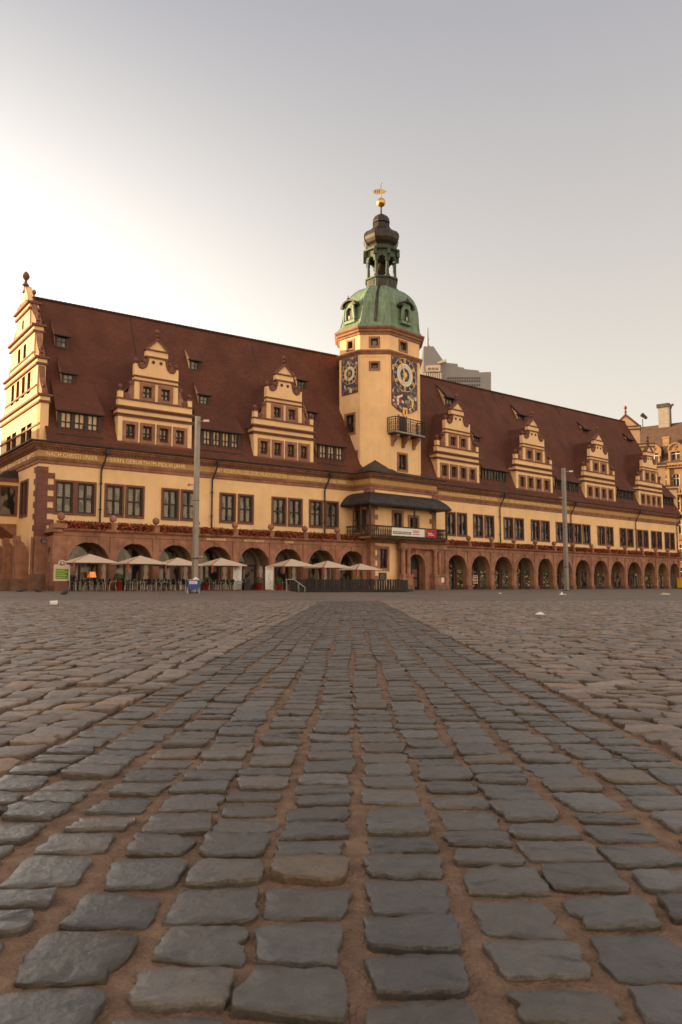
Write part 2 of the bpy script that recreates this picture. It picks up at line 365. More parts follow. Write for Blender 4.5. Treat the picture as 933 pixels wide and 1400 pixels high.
# windows ------------------------------------------------------------
def window_mesh(w, h, sw, rev, kind='two', surround='stonedark'):
    """surround, casement and pane meshes; origin at the sill centre on the wall plane"""
    a = MB().mat(surround)
    o = w/2
    for (x0, x1, z0, z1) in ((-o, -o+sw, 0, h), (o-sw, o, 0, h), (-o+sw, o-sw, h-sw, h), (-o+sw, o-sw, 0, sw)):
        a.box(x0, x1, -.07, .02, z0, z1)
    b = MB().mat('timber'); y0 = rev-.14; y1 = rev-.02; i = o-sw-.02; zb = sw; zt = h-sw
    fw = .11
    b.box(-i-.02, -i+fw, y0, y1, zb, zt); b.box(i-fw, i+.02, y0, y1, zb, zt); b.box(-i+fw, i-fw, y0, y1, zt-fw, zt); b.box(-i+fw, i-fw, y0, y1, zb, zb+fw)
    if kind != 'one':
        b.box(-.06, .06, y0-.03, y1, zb+fw, zt-fw)
        zc = zb + (zt-zb)*.5
        b.box(-i+fw, -.06, y0-.01, y1, zc-.05, zc+.05); b.box(.06, i-fw, y0-.01, y1, zc-.05, zc+.05)
    c = MB().mat('pane'); c.box(-i, i, rev-.015, rev+.005, zb, zt)
    return a, b, c
HWIN = []                                        # prototypes
def main_window(Fr, u, z, w, h, pane='pane'):
    a, b, c = window_mesh(w, h, .17, .2)
    c.mats = [pane]
    W = a.build('window', hall, Fr @ T(u, 0, z)); b.build('casement', W); c.build('pane', W)
LW = [2.02, 3.72, 6.05, 7.8, 10.95, 12.72, 16.45, 18.3, 21.85, 23.66, 26.05, 27.95]
RW = []
for c in (12.97, 17.9, 23.72, 29.27, 34.75, 38.9, 44.9, 50.68, 55.4, 59.6, 63.8): RW += [c]
RWW = [1.78, 1.86, 1.95, 1.95, 1.95, 1.98, 2.0, 1.85, 1.58, 1.58, 1.55]
ZS, ZT = 5.97, 8.72
holesL = [(u-.66, u+.66, ZS+.17, ZT-.17) for u in LW]
for u in LW: main_window(FL, u, ZS, 1.66, ZT-ZS)
holesR = []
for c, wd in zip(RW, RWW):
    for s in (-1, 1):
        u = c + s*(wd/2+.1); holesR.append((u-wd/2+.17, u+wd/2-.17, ZS+.17, ZT-.17)); main_window(FR, u, ZS, wd, ZT-ZS, 'panedark')

# main walls (upper floor with window openings, ground floor behind the arcade) ------------
LB = [.76, 5.34, 8.88, 12.46, 16.2, 19.9, 23.5, 27.17, 30.72]
LC = [(3.42, 3.2), (7.11, 2.93), (10.62, 2.88), (14.32, 2.97), (18.07, 3.04), (21.63, 2.92), (25.35, 2.96), (28.98, 2.9)]
RBD = [8.6, 12.68, 16.76, 20.95, 25.25, 29.25, 33.45, 37.85, 42.15, 46.55, 51.2, 55.3, 59.0, 62.75]
RC = [((RBD[i]+RBD[i+1])/2, RBD[i+1]-RBD[i]-.82) for i in range(13)]
wl = MB(); wl.m = FL; wl.mat('plaster').wall(0, KINK, 4.8, 10.5, 0, holesL, .24, 'stonedark')
wl.m = FR; wl.wall(0, REND, 4.8, 10.5, 0, holesR, .24, 'stonedark')
for Fr, B, Cn in ((FL, [0]+LB[1:-1]+[KINK], LC), (FR, [6.0]+RBD[1:-1]+[REND], RC)):
    wl.m = Fr
    for i, (c, wd) in enumerate(Cn):
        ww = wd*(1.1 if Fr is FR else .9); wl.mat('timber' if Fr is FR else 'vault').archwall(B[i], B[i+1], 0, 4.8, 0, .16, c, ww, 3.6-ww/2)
wl.m = FR; wl.mat('plaster').wall(0, 6.0, 0, 4.8, 0, [], .2)
# right end wall, back wall
pe = P(FR, REND, 0); pb = P(FR, REND-3.6, -6.3); pc = P(FR, REND-7, -12.6)
wl.m = I4; wl.mat('plaster')
wl.add([(*pe.xy, 0), (*pc.xy, 0), (*pc.xy, 11.4), (*pe.xy, 11.4)], [(0,1,2,3)])
gb = P(FL, 0, -12.6); kb = P(FL, KINK-.3, -12.6)
wl.add([(*gb.xy, 0), (*kb.xy, 0), (*pc.xy, 0), (*gb.xy, 11.4), (*kb.xy, 11.4), (*pc.xy, 11.4)], [(1,0,3,4),(2,1,4,5)])
wl.build('wall', hall)

# quoins at the street corner
q = MB().mat('stonedark'); q.m = FL
for i in range(13):
    z = 4.2 + i*.455
    if z > 9.6: break
    lg = i % 2 == 0; 
    q.box(-.06, 1.25 if lg else .72, -.06, .03, z, z+.44)
    q.box(-.06, .03, -.055, 1.05 if not lg else .6, z+.002, z+.438)
q.mat('stone').box(-.1, 1.15, -.1, .5, 1.3, 4.19); q.box(-.1, .4, -.098, 1.1, 1.302, 4.18)
q.mat('plinth').box(-.3, 1.3, -.3, .8, 0, 1.3)
q.build('corner_quoins', hall)

# shop openings behind the arcade: surround, glazing -----------------
for Fr, Cn, pk in ((FL, LC, 'panedark'), (FR, RC, 'shop')):
    for i, (c, wd) in enumerate(Cn):
        ww = wd*(1.1 if Fr is FR else .9); s = 3.6-ww/2
        a = MB().mat('stonedark'); a.archring(0, s, ww/2-.02, .14, -.05, .05, 14, 0.)
        o = a.build('shopfront', hall, Fr @ T(c, 0, 0))
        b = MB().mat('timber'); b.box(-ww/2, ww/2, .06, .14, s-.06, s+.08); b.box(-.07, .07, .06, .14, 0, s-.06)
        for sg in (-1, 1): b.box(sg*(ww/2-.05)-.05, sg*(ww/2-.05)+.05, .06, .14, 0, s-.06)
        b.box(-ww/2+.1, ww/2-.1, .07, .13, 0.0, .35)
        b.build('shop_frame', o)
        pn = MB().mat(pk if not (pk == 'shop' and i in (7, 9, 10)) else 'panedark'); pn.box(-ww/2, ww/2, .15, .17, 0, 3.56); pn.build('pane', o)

# arcade ---------------------------------------------------------------
def arcade(name, Fr, B, Cn, xe):
    a = MB(); a.m = Fr; a.mat('stone')
    v = MB(); v.m = Fr; v.mat('vault')
    if Fr is FL:
        v.mat('canvas')
        for x in B[1:-1]:
            for k in range(5): v.box(x-(.2 if k % 2 else .13), x+(.2 if k % 2 else .13), -.09, .0, .5+k*.36, .86+k*.36)
        v.mat('vault')
    for i, (c, wd) in enumerate(Cn):
        s = 3.76 - wd/2
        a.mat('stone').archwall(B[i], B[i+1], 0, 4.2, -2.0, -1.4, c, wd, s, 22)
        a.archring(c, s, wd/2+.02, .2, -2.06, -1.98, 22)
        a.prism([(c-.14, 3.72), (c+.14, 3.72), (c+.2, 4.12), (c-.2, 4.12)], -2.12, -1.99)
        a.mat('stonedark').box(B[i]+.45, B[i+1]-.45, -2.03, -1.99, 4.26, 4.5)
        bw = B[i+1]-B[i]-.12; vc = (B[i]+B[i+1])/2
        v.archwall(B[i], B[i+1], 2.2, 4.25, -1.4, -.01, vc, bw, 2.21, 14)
    a.mat('stone')
    for i, x in enumerate(B):
        if x == B[0]: x += .32
        if x == B[-1]: x -= .3
        hw = min(.27, .5)
        a.box(x-hw, x+hw, -2.09, -1.99, .45, 4.2)
        a.box(x-hw-.06, x+hw+.06, -2.13, -1.98, 2.02, 2.16)
        a.mat('plinth').box(x-.42, x+.42, -2.16, -1.36, 0, .45); a.mat('stone')
    pr = [(1.95, 4.2), (2.05, 4.22), (2.05, 4.52), (2.18, 4.56), (2.3, 4.66), (2.3, 4.76), (1.3, 4.76)]
    a.sweep(pr, [(B[0]-.02, 0, 0, -1), (xe, 0, 0, -1)])
    o = a.build(name, hall)
    v.build('vault', o)
    r = MB().mat('stonedark'); r.m = Fr; r.box(B[0], xe, -1.6, 0, 4.3, 4.72); r.build('arcade_roof', o)
    return o
al = arcade('arcade', FL, LB, LC, 30.74)
ar = arcade('arcade', FR, RBD, RC, 64.2)
sa = MB().mat('stone'); sa.m = FG
sa.archwall(0.02, 1.99, 0, 4.2, .74, 1.3, 1.0, 1.15, 2.75, 14); sa.box(1.35, 2.06, .70, 1.35, 0, 4.2); sa.mat('plinth').box(1.3, 2.12, .66, 1.4, 0, .45)
for k in range(7): sa.mat('stonedark').box(1.345, 2.075, .69, 1.36, .62+k*.52, .645+k*.52)
sa.mat('stone').box(-.0, 2.3, .5, 1.3, 4.45, 4.758); sa.box(1.3, 2.45, .55, 1.6, 4.758, 5.1)
sa.build('arcade_end', hall)
# bay between portal and first right arch
pb_ = MB().mat('stone'); pb_.m = FR; pb_.archwall(6.9, 8.6, 0, 4.2, -2.0, -1.4, 7.6, 1.2, 2.95, 14); pb_.sweep([(1.95, 4.2), (2.05, 4.22), (2.05, 4.52), (2.18, 4.56), (2.3, 4.66), (2.3, 4.76), (1.3, 4.76)], [(6.9,0,0,-1),(8.6,0,0,-1)]); pb_.box(6.9, 8.6, -1.6, 0, 4.3, 4.72)
pb_.build('arcade_bay', hall)

# stone ball finials along the arcade
bf = MB().mat('stone'); bf.box(-.24, .24, -.24, .24, 0, .5); bf.box(-.3, .3, -.3, .3, .5, .58); bf.lathe([(.1,.58),(.1,.64),(.2,.68),(.27,.8),(.29,.92),(.25,1.06),(.13,1.16),(.03,1.2)], 14)
bproto = None
for Fr, xs in ((FL, [1.25, 5.28, 8.86, 12.48, 16.15, 19.8, 23.45, 27.16]), (FR, RBD[1:])):
    for x in xs:
        mw = Fr @ T(x, -1.98, 4.76)
        if bproto is None: bproto = bf.build('ball_finial', hall, mw)
        else: clone(bproto, mw, hall)

# eaves cornice with gold-lettered frieze -----------------------------
CS = [(0, 9.88), (.1, 9.92), (.12, 10.1), (.2, 10.2), (.26, 10.38), (.26, 10.42), (.14, 10.42)]
CB = [(.14, 10.42), (.14, 10.94)]
CT = [(.14, 10.94), (.3, 10.97), (.3, 11.04), (.34, 11.06), (.34, 11.15), (.5, 11.2), (.56, 11.3), (.7, 11.34), (.72, 11.44), (.1, 11.46)]
def cpath(pts, nrm):
    """plan polyline with mitred offsets; nrm per segment"""
    out = []
    for i, p in enumerate(pts):
        a = Vector(nrm[max(i-1, 0)]); b = Vector(nrm[min(i, len(nrm)-1)])
        m = a+b; m = m/(m.dot(a)) if m.length > 1e-6 else a
        out.append((p[0], p[1], m[0], m[1]))
    return out
def n2(Fr): return (-Fr.col[1][0], -Fr.col[1][1])
nL, nR, nG = n2(FL), n2(FR), n2(FG); nGv = Vector(nG)
pathL = cpath([P(FL, 0, -12.6).xy, CORNER, P(FL, KINK, 0).xy, P(FR, REND, 0).xy], [nG, nL, nR])
ev = MB(); ev.mat('stone').sweep(CS, pathL); ev.mat('frieze').sweep(CB, pathL, False); ev.mat('stone').sweep(CT, pathL)
def dentils(mb, Fr, x0, x1, d0):
    mb.m = Fr; n = int((x1-x0)/.3)
    for k in range(n):
        x = x0 + (k+.5)*(x1-x0)/n; mb.box(x-.08, x+.08, -d0-.13, -d0, 11.05, 11.18)
    mb.m = I4
ev.mat('stonedark'); dentils(ev, FL, 0, 30.5, .34); dentils(ev, FR, 6.9, REND, .34); dentils(ev, FG, -12, 0, .34)
ev.build('eaves_cornice', hall)

def text(name, s, mw, h, m, parent, width=None, ext=.012, align='CENTER'):
    cu = bpy.data.curves.new(name, 'FONT'); cu.body = s; cu.size = h*1.38; cu.extrude = ext; cu.align_x = align
    cu.materials.append(M[m]); cu.resolution_u = 2
    tmp = bpy.data.objects.new(name, cu); COL.objects.link(tmp); bpy.context.view_layer.update()
    me = bpy.data.meshes.new_from_object(tmp.evaluated_get(bpy.context.evaluated_depsgraph_get())); COL.objects.unlink(tmp); bpy.data.objects.remove(tmp); me.name = name
    if width:
        xs = [v.co.x for v in me.vertices]; k = width/max(max(xs)-min(xs), .01)
        for v in me.vertices: v.co.x *= k
    return link(name, me, parent, mw)
RX = Matrix.Rotation(R_(90), 4, 'X')
def ftext(s, Fr, u0, u1, z, h, y, m, parent, name='inscription', ext=.012):
    return text(name, s, Fr @ T((u0+u1)/2, y, z) @ RX, h, m, parent, u1-u0, ext)
for s, a, b in (('NACH CHRISTI UNSER', .5, 4.5), ('HERRN GEBURTH IM MDLVI JAHR', 5.25, 12.2), ('BEY REGIERUNG DES DURCHLAUCHTIGSTEN', 15.2, 22.6), ('HOCHGEBORNEN FÜRSTEN UND HERRN', 22.9, 29.6)):
    ftext(s, FL, a, b, 10.5, .36, -.165, 'letter', hall)
ftext('HERRN AUGUSTI HERTZOGEN ZU SACHSEN', FR, 10, 20.3, 10.5, .36, -.165, 'letter', hall); ftext('DES HEILIGEN RÖMISCHEN REICHS ERTZMARSCHALLN', FR, 21.5, 35.5, 10.5, .36, -.165, 'letter', hall)
ftext('WO DER HERR NICHT DIE STADT BEHÜTET', FG, -11.5, -.6, 10.5, .36, -.165, 'letter', hall)
for s, i in (('BRASSERIE', 3), ('RESTAURANT', 4), ('CAFE', 5)):
    c = (LB[i]+LB[i+1])/2; k = {'BRASSERIE': .92, 'RESTAURANT': 1.0, 'CAFE': .45}[s]
    ftext(s, FL, c-k, c+k, 4.27, .2, -2.05, 'letter', hall)

# downpipes ---------------------------------------------------------------
for Fr, xs in ((FL, [4.86, 14.82, 27.0]), (FR, [20.85, 36.1, 53.2, 66.1])):
    for x in xs:
        d = MB().mat('slate'); d.m = Fr
        d.tube((x, -.16, 5.0), (x, -.16, 9.7), .075); d.tube((x, -.16, 9.7), (x+.2, -.42, 10.5), .075); d.tube((x+.2, -.42, 10.5), (x+.25, -.75, 11.1), .075)
        d.box(x+.08, x+.46, -.98, -.72, 11.0, 11.4, .03)
        for z in (6.5, 8.6): d.box(x-.1, x+.1, -.27, 0, z, z+.07)
        d.build('downpipe', hall)
# gutter along the eaves
gu = MB().mat('slate')
gu.sweep([(.7, 11.45), (.9, 11.47), (.92, 11.58), (.86, 11.58), (.7, 11.5)], pathL); gu.build('gutter', hall)

# main roof -----------------------------------------------------------------
RA0, RB0 = P(FL, .35, .72, 11.47), P(FL, KINK, .72, 11.47)
RB0 = Vector((3.75+.02, 79.06, 11.47)); RC0 = P(FR, REND-.2, .72, 11.47)
TA, TB, TC = P(FL, .35, -6.3, 25.2), P(FL, KINK-.3, -6.3, 25.75), P(FR, 62.9, -6.3, 27.1)
BA, BB, BC = P(FL, .35, -13.3, 11.47), P(FL, KINK-.6, -13.3, 11.47), P(FR, 59.5, -13.3, 11.47)
rf = MB().mat('tiles')
def quad_uv(a, b, c, d):
    ex = (b-a).normalized(); up = (d-a) - ex*((d-a).dot(ex)); up.normalize()
    return [((p-a).dot(ex), (p-a).dot(up)) for p in (a, b, c, d)]
for qd in ((RA0, RB0, TB, TA), (RB0, RC0, TC, TB), (BB, BA, TA, TB), (BC, BB, TB, TC)):
    rf.add([tuple(p) for p in qd], [(0,1,2,3)], [quad_uv(*qd)])
ro = rf.build('roof', hall)
rd = MB().mat('tiles')                                       # ridge tiles
for a, b in ((TA, TB), (TB, TC)):
    n = int((b-a).length/.4)
    for k in range(n): rd.tube(a+(b-a)*k/n, a+(b-a)*(k+.97)/n, .13, 6, .16)
rd.build('ridge_tiles', ro)
lc = MB().mat('slate')                                       # lightning conductor strips down the slope
def slope(Fr, u, t, off=0.03):                                # point on the street slope, t from eaves 0 to ridge 1
    zr = 25.2 + (.5*u/33 if Fr is FL else .55+1.35*u/62.9)
    return P(Fr, u, .72 - 7.02*t + off*.9, 11.47 + (zr-11.47)*t + off*.45)
for Fr, u in ((FL, 9.2), (FL, 22.), (FL, 31.), (FR, 27.8), (FR, 43.), (FR, 12.5)):
    lc.tube(slope(Fr, u, .66), slope(Fr, u+.1, .99), .035, 5)
lc.build('lightning_conductor', ro)

# stepped dormer gables ---------------------------------------------------------
def gable_window(w, h):
    a, b, c = window_mesh(w, h, .26, .32, surround='stone')
    m = MB(); 
    for src, k in ((a, 'stone'), (b, 'timber'), (c, 'panewarm')):
        m.mat(k); m.add(src.v, src.f)
    return m
def make_gable(mw):
    g = MB()
    W4 = [(-2.22), (-.74), (.74), (2.22)]
    g.mat('plaster').wall(-3.32, 3.32, 0, 4.5, 0, [(x-.4, x+.4, 1.13, 2.38) for x in W4], .34, 'stone')
    g.add([(-3.32,0,0),(-3.32,.5,0),(-3.32,.5,4.5),(-3.32,0,4.5),(3.32,0,0),(3.32,.5,0),(3.32,.5,4.5),(3.32,0,4.5)], [(0,3,2,1),(4,5,6,7),(3,7,6,2)])
    g.wall(-1.97, 1.97, 4.5, 6.6, 0, [(x-.4, x+.4, 4.78, 5.75) for x in (-.82, .82)], .34, 'stone')
    g.add([(-1.97,0,4.5),(-1.97,.5,4.5),(-1.97,.5,6.6),(-1.97,0,6.6),(1.97,0,4.5),(1.97,.5,4.5),(1.97,.5,6.6),(1.97,0,6.6)], [(0,3,2,1),(4,5,6,7)])
    nk = [(1.97, 6.6), (1.97, 7.62), (1.66, 7.62), (1.6, 7.42), (1.42, 7.3), (1.2, 7.34), (1.0, 7.52), (.88, 7.85), (.82, 8.3), (.98, 8.42), (.98, 9.02)]
    poly = [(x, z) for x, z in nk] + [(.98, 9.02), (0, 9.95), (-.98, 9.02)][1:2] + [(-x, z) for x, z in nk[::-1]]
    g.prism(poly, 0, .45)
    # red stone strings and cornices
    g.mat('stonedark')
    for (hw, z0, z1, o) in ((3.4, .72, .86, .1), (3.42, 2.98, 3.12, .12), (3.5, 3.12, 3.22, .2), (3.46, 3.6, 3.72, .14), (3.56, 3.72, 3.86, .26), (3.36, 4.42, 4.54, .12), (2.04, 6.1, 6.24, .1), (2.08, 6.5, 6.62, .14), (1.06, 8.3, 8.44, .12), (1.06, 8.94, 9.04, .14)):
        g.box(-hw, hw, -o, .46, z0, z1)
    for sg in (-1, 1):
        g.add([(sg*1.12,-.16,9.0),(sg*1.12,.46,9.0),(0,.46,10.05),(0,-.16,10.05),(sg*1.0,-.16,8.9),(0,-.16,9.88),(sg*1.0,.46,8.9),(0,.46,9.88)], [(0,1,2,3),(0,3,5,4),(1,0,4,6)])
        # inner volute edging of the shoulder and the scroll beside the second storey
        pts = [(1.66, 7.62), (1.6, 7.42), (1.42, 7.3), (1.2, 7.34), (1.0, 7.52), (.88, 7.85), (.82, 8.3)]
        for a, b in zip(pts[:-1], pts[1:]): g.tube((sg*a[0], -.04, a[1]), (sg*b[0], -.04, b[1]), .1, 6)
        g.tube((sg*1.35, -.08, 7.6), (sg*1.35, .45, 7.6), .24, 10)
        g.tube((sg*1.12, -.06, 8.02), (sg*1.12, .45, 8.02), .17, 9)
        sc_ = [(1.97, 6.1), (2.2, 6.05), (2.32, 5.85), (2.28, 5.55), (2.38, 5.2), (2.62, 4.95), (2.78, 4.7), (2.8, 4.54), (1.97, 4.54)]
        g.mat('stone').prism([(sg*x, z) for x, z in sc_], .06, .4)
        g.mat('stonedark').tube((sg*2.2, -.02, 5.92), (sg*2.2, .42, 5.92), .2, 10); g.tube((sg*2.62, -.02, 4.8), (sg*2.62, .42, 4.8), .24, 10)
        g.mat('plaster').box(sg*3.1-.2, sg*3.1+.2, -.02, .4, 4.54, 5.1); g.mat('stonedark').box(sg*3.1-.24, sg*3.1+.24, -.06, .44, 5.1, 5.18)
        g.tube((sg*.34, -.05, 7.95), (sg*.34, .02, 7.95), .15, 10); g.mat('black').tube((sg*.34, -.06, 7.95), (sg*.34, .0, 7.95), .1, 10); g.mat('stonedark')
        # shallow corner pilasters
        g.mat('trimyellow').box(sg*3.12-.17, sg*3.12+.17, -.06, 0, .9, 2.95); g.box(sg*1.78-.14, sg*1.78+.14, -.05, 0, 4.6, 6.05); g.mat('stonedark')
    for x in (-1.48, 0, 1.48): g.mat('trimyellow').box(x-.06, x+.06, -.05, 0, .9, 2.7)
    G = fixn(g.build('gable', hall, mw))
    for x in W4: gable_window(1.3, 1.74).build('window', G, mw @ T(x, 0, .88))
    for x in (-.82, .82): gable_window(1.34, 1.5).build('window', G, mw @ T(x, 0, 4.52))
    f = MB().mat('stonedark')
    f.lathe([(.2,0),(.12,.12),(.1,.3),(.24,.4),(.1,.5),(.08,.62),(.2,.74),(.23,.86),(.14,1.02),(.02,1.1)], 10)
    fo = f.build('finial', G, mw @ T(0, .15, 9.85))
    f2 = MB().mat('stonedark'); f2.lathe([(.12,0),(.08,.1),(.2,.25),(.22,.36),(.1,.52),(.02,.56)], 9)
    p = f2.build('finial', G, mw @ T(-1.8, .2, 7.62)); clone(p, mw @ T(1.8, .2, 7.62), G); clone(p, mw @ T(-3.1, .2, 5.18), G); clone(p, mw @ T(3.1, .2, 5.18), G)
    for sg in (-1, 1):
        sw = MB().mat('plaster').box(sg*3.0-.25, sg*3.0+.25, .48, 4.5, 0, 3.6)
        sw.mat('stonedark').box(sg*3.1-.3, sg*3.1+.3, .48, 4.2, 3.1, 3.22); sw.box(sg*3.12-.36, sg*3.12+.36, .48, 4.2, 3.6, 3.82)
        sw.build('side_wall', G)
    rr = MB().mat('tiles')
    for sg in (-1, 1):
        a, b, c, d = Vector((sg*3.5, .45, 3.8)), Vector((sg*3.5, 5.5, 3.8)), Vector((0, 7.5, 9.0)), Vector((0, .45, 9.0))
        rr.add([tuple(a), tuple(b), tuple(c), tuple(d)], [(0,1,2,3)], [quad_uv(a, b, c, d)])
    rr.build('gable_roof', G)
    return G
GM = [FL @ T(9.36, -.3, 11.4), FL @ T(22.2, -.3, 11.4)]
for c, sx, dz in ((13.15, 1.1, .0), (27.85, 1.18, .12), (43.4, 1.2, .22), (57.75, 1.1, .22)):
    GM.append(FR @ T(c, -.3, 11.45) @ Matrix.Diagonal((sx, 1, 1+dz/9, 1)))
g0 = make_gable(GM[0])
for m in GM[1:]: clone(g0, m, hall)

# long shed dormers between the gables ------------------------------------------
def shed(Fr, u0, u1, n):
    wd = u1-u0; mw = Fr @ T((u0+u1)/2, -.12, 12.35)
    s = MB().mat('timber'); h = 1.95
    pw = wd/n
    s.box(-wd/2-.1, wd/2+.1, 0, .2, 0, .22); s.box(-wd/2-.1, wd/2+.1, 0, .2, h-.2, h)
    for k in range(n+1): s.box(-wd/2+k*pw-.11, -wd/2+k*pw+.11, 0, .2, .22, h-.2)
    s.mat('slate').box(-wd/2-.3, wd/2+.3, -.25, .1, -.1, -.02)
    S = s.build('shed_dormer', hall, mw)
    rr = MB().mat('tiles')
    a, b, c, d = Vector((-wd/2-.35, -.3, h-.05)), Vector((wd/2+.35, -.3, h-.05)), Vector((wd/2+.1, 3.4, h+4.2)), Vector((-wd/2-.1, 3.4, h+4.2))
    rr.add([tuple(a), tuple(b), tuple(c), tuple(d)], [(0,1,2,3)], [quad_uv(a, b, c, d)])
    rr.mat('timber').box(-wd/2-.35, wd/2+.35, -.32, .05, h-.16, h-.06); rr.build('dormer_roof', S)
    ck = MB().mat('plaster')
    for sg in (-1, 1): x = sg*(wd/2+.08); ck.add([(x,.05,0),(x,.05,h),(x,2.6,h+2.9),(x,1.2,h)], [(0,1,2,3)])
    ck.build('dormer_cheek', S)
    for k in range(n):
        x = -wd/2+(k+.5)*pw
        wn = MB().mat('timber'); iw = pw/2-.11
        wn.box(-iw, iw, .05, .14, .22, .3); wn.box(-.035, .035, .03, .14, .3, h-.2); wn.box(-iw, -.035, .04, .14, .98, 1.05); wn.box(.035, iw, .04, .14, .98, 1.05)
        for sg in (-1, 1): wn.box(sg*(iw-.04)-.04, sg*(iw-.04)+.04, .05, .14, .3, h-.2)
        wn.mat('panewarm' if Fr is FL else 'pane').box(-iw, iw, .145, .16, .22, h-.2)
        wn.build('window', S, mw @ T(x, 0, 0))
for a in ((FL, 1.4, 4.6, 3), (FL, 13.8, 17.5, 4), (FL, 26.3, 29.3, 3), (FR, 17.7, 22.3, 4), (FR, 33., 38.2, 5), (FR, 48.6, 52.9, 4), (FR, 62.4, 65.4, 3)): shed(*a)

# small roof hatches --------------------------------------------------------------
def hatch(Fr, u, z, big=1.):
    d = .72 - 7.02*(z-11.47)/(25.5-11.47)
    mw = Fr @ T(u, -d-.28, z-.6) @ Matrix.Diagonal((big, big, big, 1))
    h = MB().mat('timber'); h.box(-.55, -.36, 0, .15, 0, 1.2); h.box(.36, .55, 0, .15, 0, 1.2); h.box(-.36, .36, 0, .15, 0, .16); h.box(-.36, .36, 0, .15, 1.04, 1.2); h.box(-.03, .03, .04, .12, .16, 1.04); h.box(-.36, .36, .05, .12, .58, .63)
    H = h.build('roof_hatch', hall, mw)
    p = MB().mat('panedark'); p.box(-.36, .36, .1, .12, .16, 1.04); p.build('pane', H)
    r = MB().mat('tiles'); a, b, c, e_ = Vector((-.75, -.3, 1.16)), Vector((.75, -.3, 1.16)), Vector((.55, 1.9, 3.3)), Vector((-.55, 1.9, 3.3))
    r.add([tuple(v) for v in (a, b, c, e_)], [(0,1,2,3)], [quad_uv(a, b, c, e_)]); r.mat('timber').box(-.75, .75, -.3, .05, 1.06, 1.15); r.build('hatch_roof', H)
    c = MB().mat('trimyellow')
    for sg in (-1, 1): x = sg*.56; c.add([(x,.02,0),(x,.02,1.2),(x,1.75,3.1),(x,.6,1.2)], [(0,1,2,3)])
    c.build('hatch_cheek', H)
for u in (2.6, 14.9, 26.9):
    hatch(FL, u, 17.35, .95); hatch(FL, u-.1, 21.0, .95)
for u, z in ((17.3, 22.3), (32.0, 22.3), (48.0, 22.5), (61.0, 22.6), (19.8, 18.)): hatch(FR, u, z, 1.5 if z > 20 else 1.)
# north end: gable, oriel and ground-floor arches -----------------------------------
ng = MB(); ng.m = FG
GW = [(-10.4, -8.9, 11.75, 13.5), (-8.6, -7.1, 11.75, 13.5), (-5.6, -4.1, 11.75, 13.5), (-3.8, -2.3, 11.75, 13.5)]
LWN = [(-4.95, -4.0, 6.1, 8.8), (-3.8, -2.9, 6.1, 8.8)]
ng.mat('plaster').wall(-12.6, 0, 0, 10.5, 0, LWN, .25, 'stonedark'); ng.wall(-12.6, 0, 11.4, 15.2, -.05, GW, .3, 'stonedark')
ng.box(-.85, 0, -.05, .6, 11.5, 15.2)
H2 = [(-8.0, -7.1, 16.3, 18.0), (-6.75, -5.85, 16.3, 18.0)]
for half, z0, z1, hl in ((5.1, 15.2, 18.5, [(c-.5, c+.5, 16.1, 17.9) for c in (-8.9, -7.2, -5.4, -3.7)]), (3.8, 18.5, 21.5, [(c-.45, c+.45, 19.3, 20.7) for c in (-7.2, -5.4)]), (2.1, 21.5, 23.8, [(-6.6, -6.0, 22.2, 23.0)])):
    ng.wall(-6.3-half, -6.3+half, z0, z1, -.05, hl, .3, 'stonedark')
    ng.add([(-6.3-half,-.05,z1),(-6.3+half,-.05,z1),(-6.3+half,.6,z1),(-6.3-half,.6,z1)], [(0,1,2,3)])
    for sg in (-1, 1): x = -6.3+sg*half; ng.add([(x,-.05,z0),(x,.6,z0),(x,.6,z1),(x,-.05,z1)], [(0,1,2,3)])
ng.prism([(-7.6, 23.8), (-5.0, 23.8), (-5.3, 25.0), (-6.3, 26.1), (-7.3, 25.0)], -.05, .55)
for half, zz in ((6.45, 14.7), (5.25, 18.0), (3.95, 21.0), (2.25, 23.4)):
    ng.mat('stonedark').box(-6.3-half, -6.3+half, -.22, .72, zz, zz+.18); ng.mat('trimyellow').box(-6.3-half+.1, -6.3+half-.1, -.12, .66, zz+.18, zz+.5)
    ng.mat('stonedark').box(-6.3-half-.1, -6.3+half+.1, -.34, .82, zz+.5, zz+.68)
    ng.box(-6.3-half+.2, -6.3+half-.2, -.14, -.04, zz-1.75, zz-1.6)
half_steps = [(6.3, 5.1, 15.3), (5.1, 3.8, 18.6), (3.8, 2.1, 21.6)]
ng.mat('stone')
for a, b, z in half_steps:
    for sg in (-1, 1):
        pts = [(b, z), (a-.1, z), (a-.15, z+.5), (a-.55, z+.9), (b+.25, z+1.6), (b+.1, z+2.4), (b, z+2.6)]
        ng.prism([(-6.3+sg*x, zz) for x, zz in pts], .05, .5)
ng.mat('trimyellow').box(-7.5, -5.1, -.12, .62, 23.95, 24.2); ng.mat('stonedark').box(-7.7, -4.9, -.25, .7, 24.2, 24.4)
NGO = ng.build('north_gable', hall)
for a, b, c, d in GW + [(x-.5, x+.5, 16.1, 17.9) for x in (-8.9, -7.2, -5.4, -3.7)] + [(c-.45, c+.45, 19.3, 20.7) for c in (-7.2, -5.4)]:
    wn = MB().mat('timber'); wn.box(a-b+.0, 0, .2, .24, 0, .08); wdt = b-a; wn = MB().mat('timber')
    wn.box(-wdt/2, wdt/2, .2, .28, 0, .1); wn.box(-wdt/2, wdt/2, .2, .28, d-c-.1, d-c); wn.box(-.05, .05, .18, .28, .1, d-c-.1)
    for sg in (-1, 1): wn.box(sg*(wdt/2-.05)-.05, sg*(wdt/2-.05)+.05, .2, .28, .1, d-c-.1)
    wn.mat('panedark').box(-wdt/2, wdt/2, .28, .3, 0, d-c); wn.build('window', NGO, FG @ T((a+b)/2, 0, c))
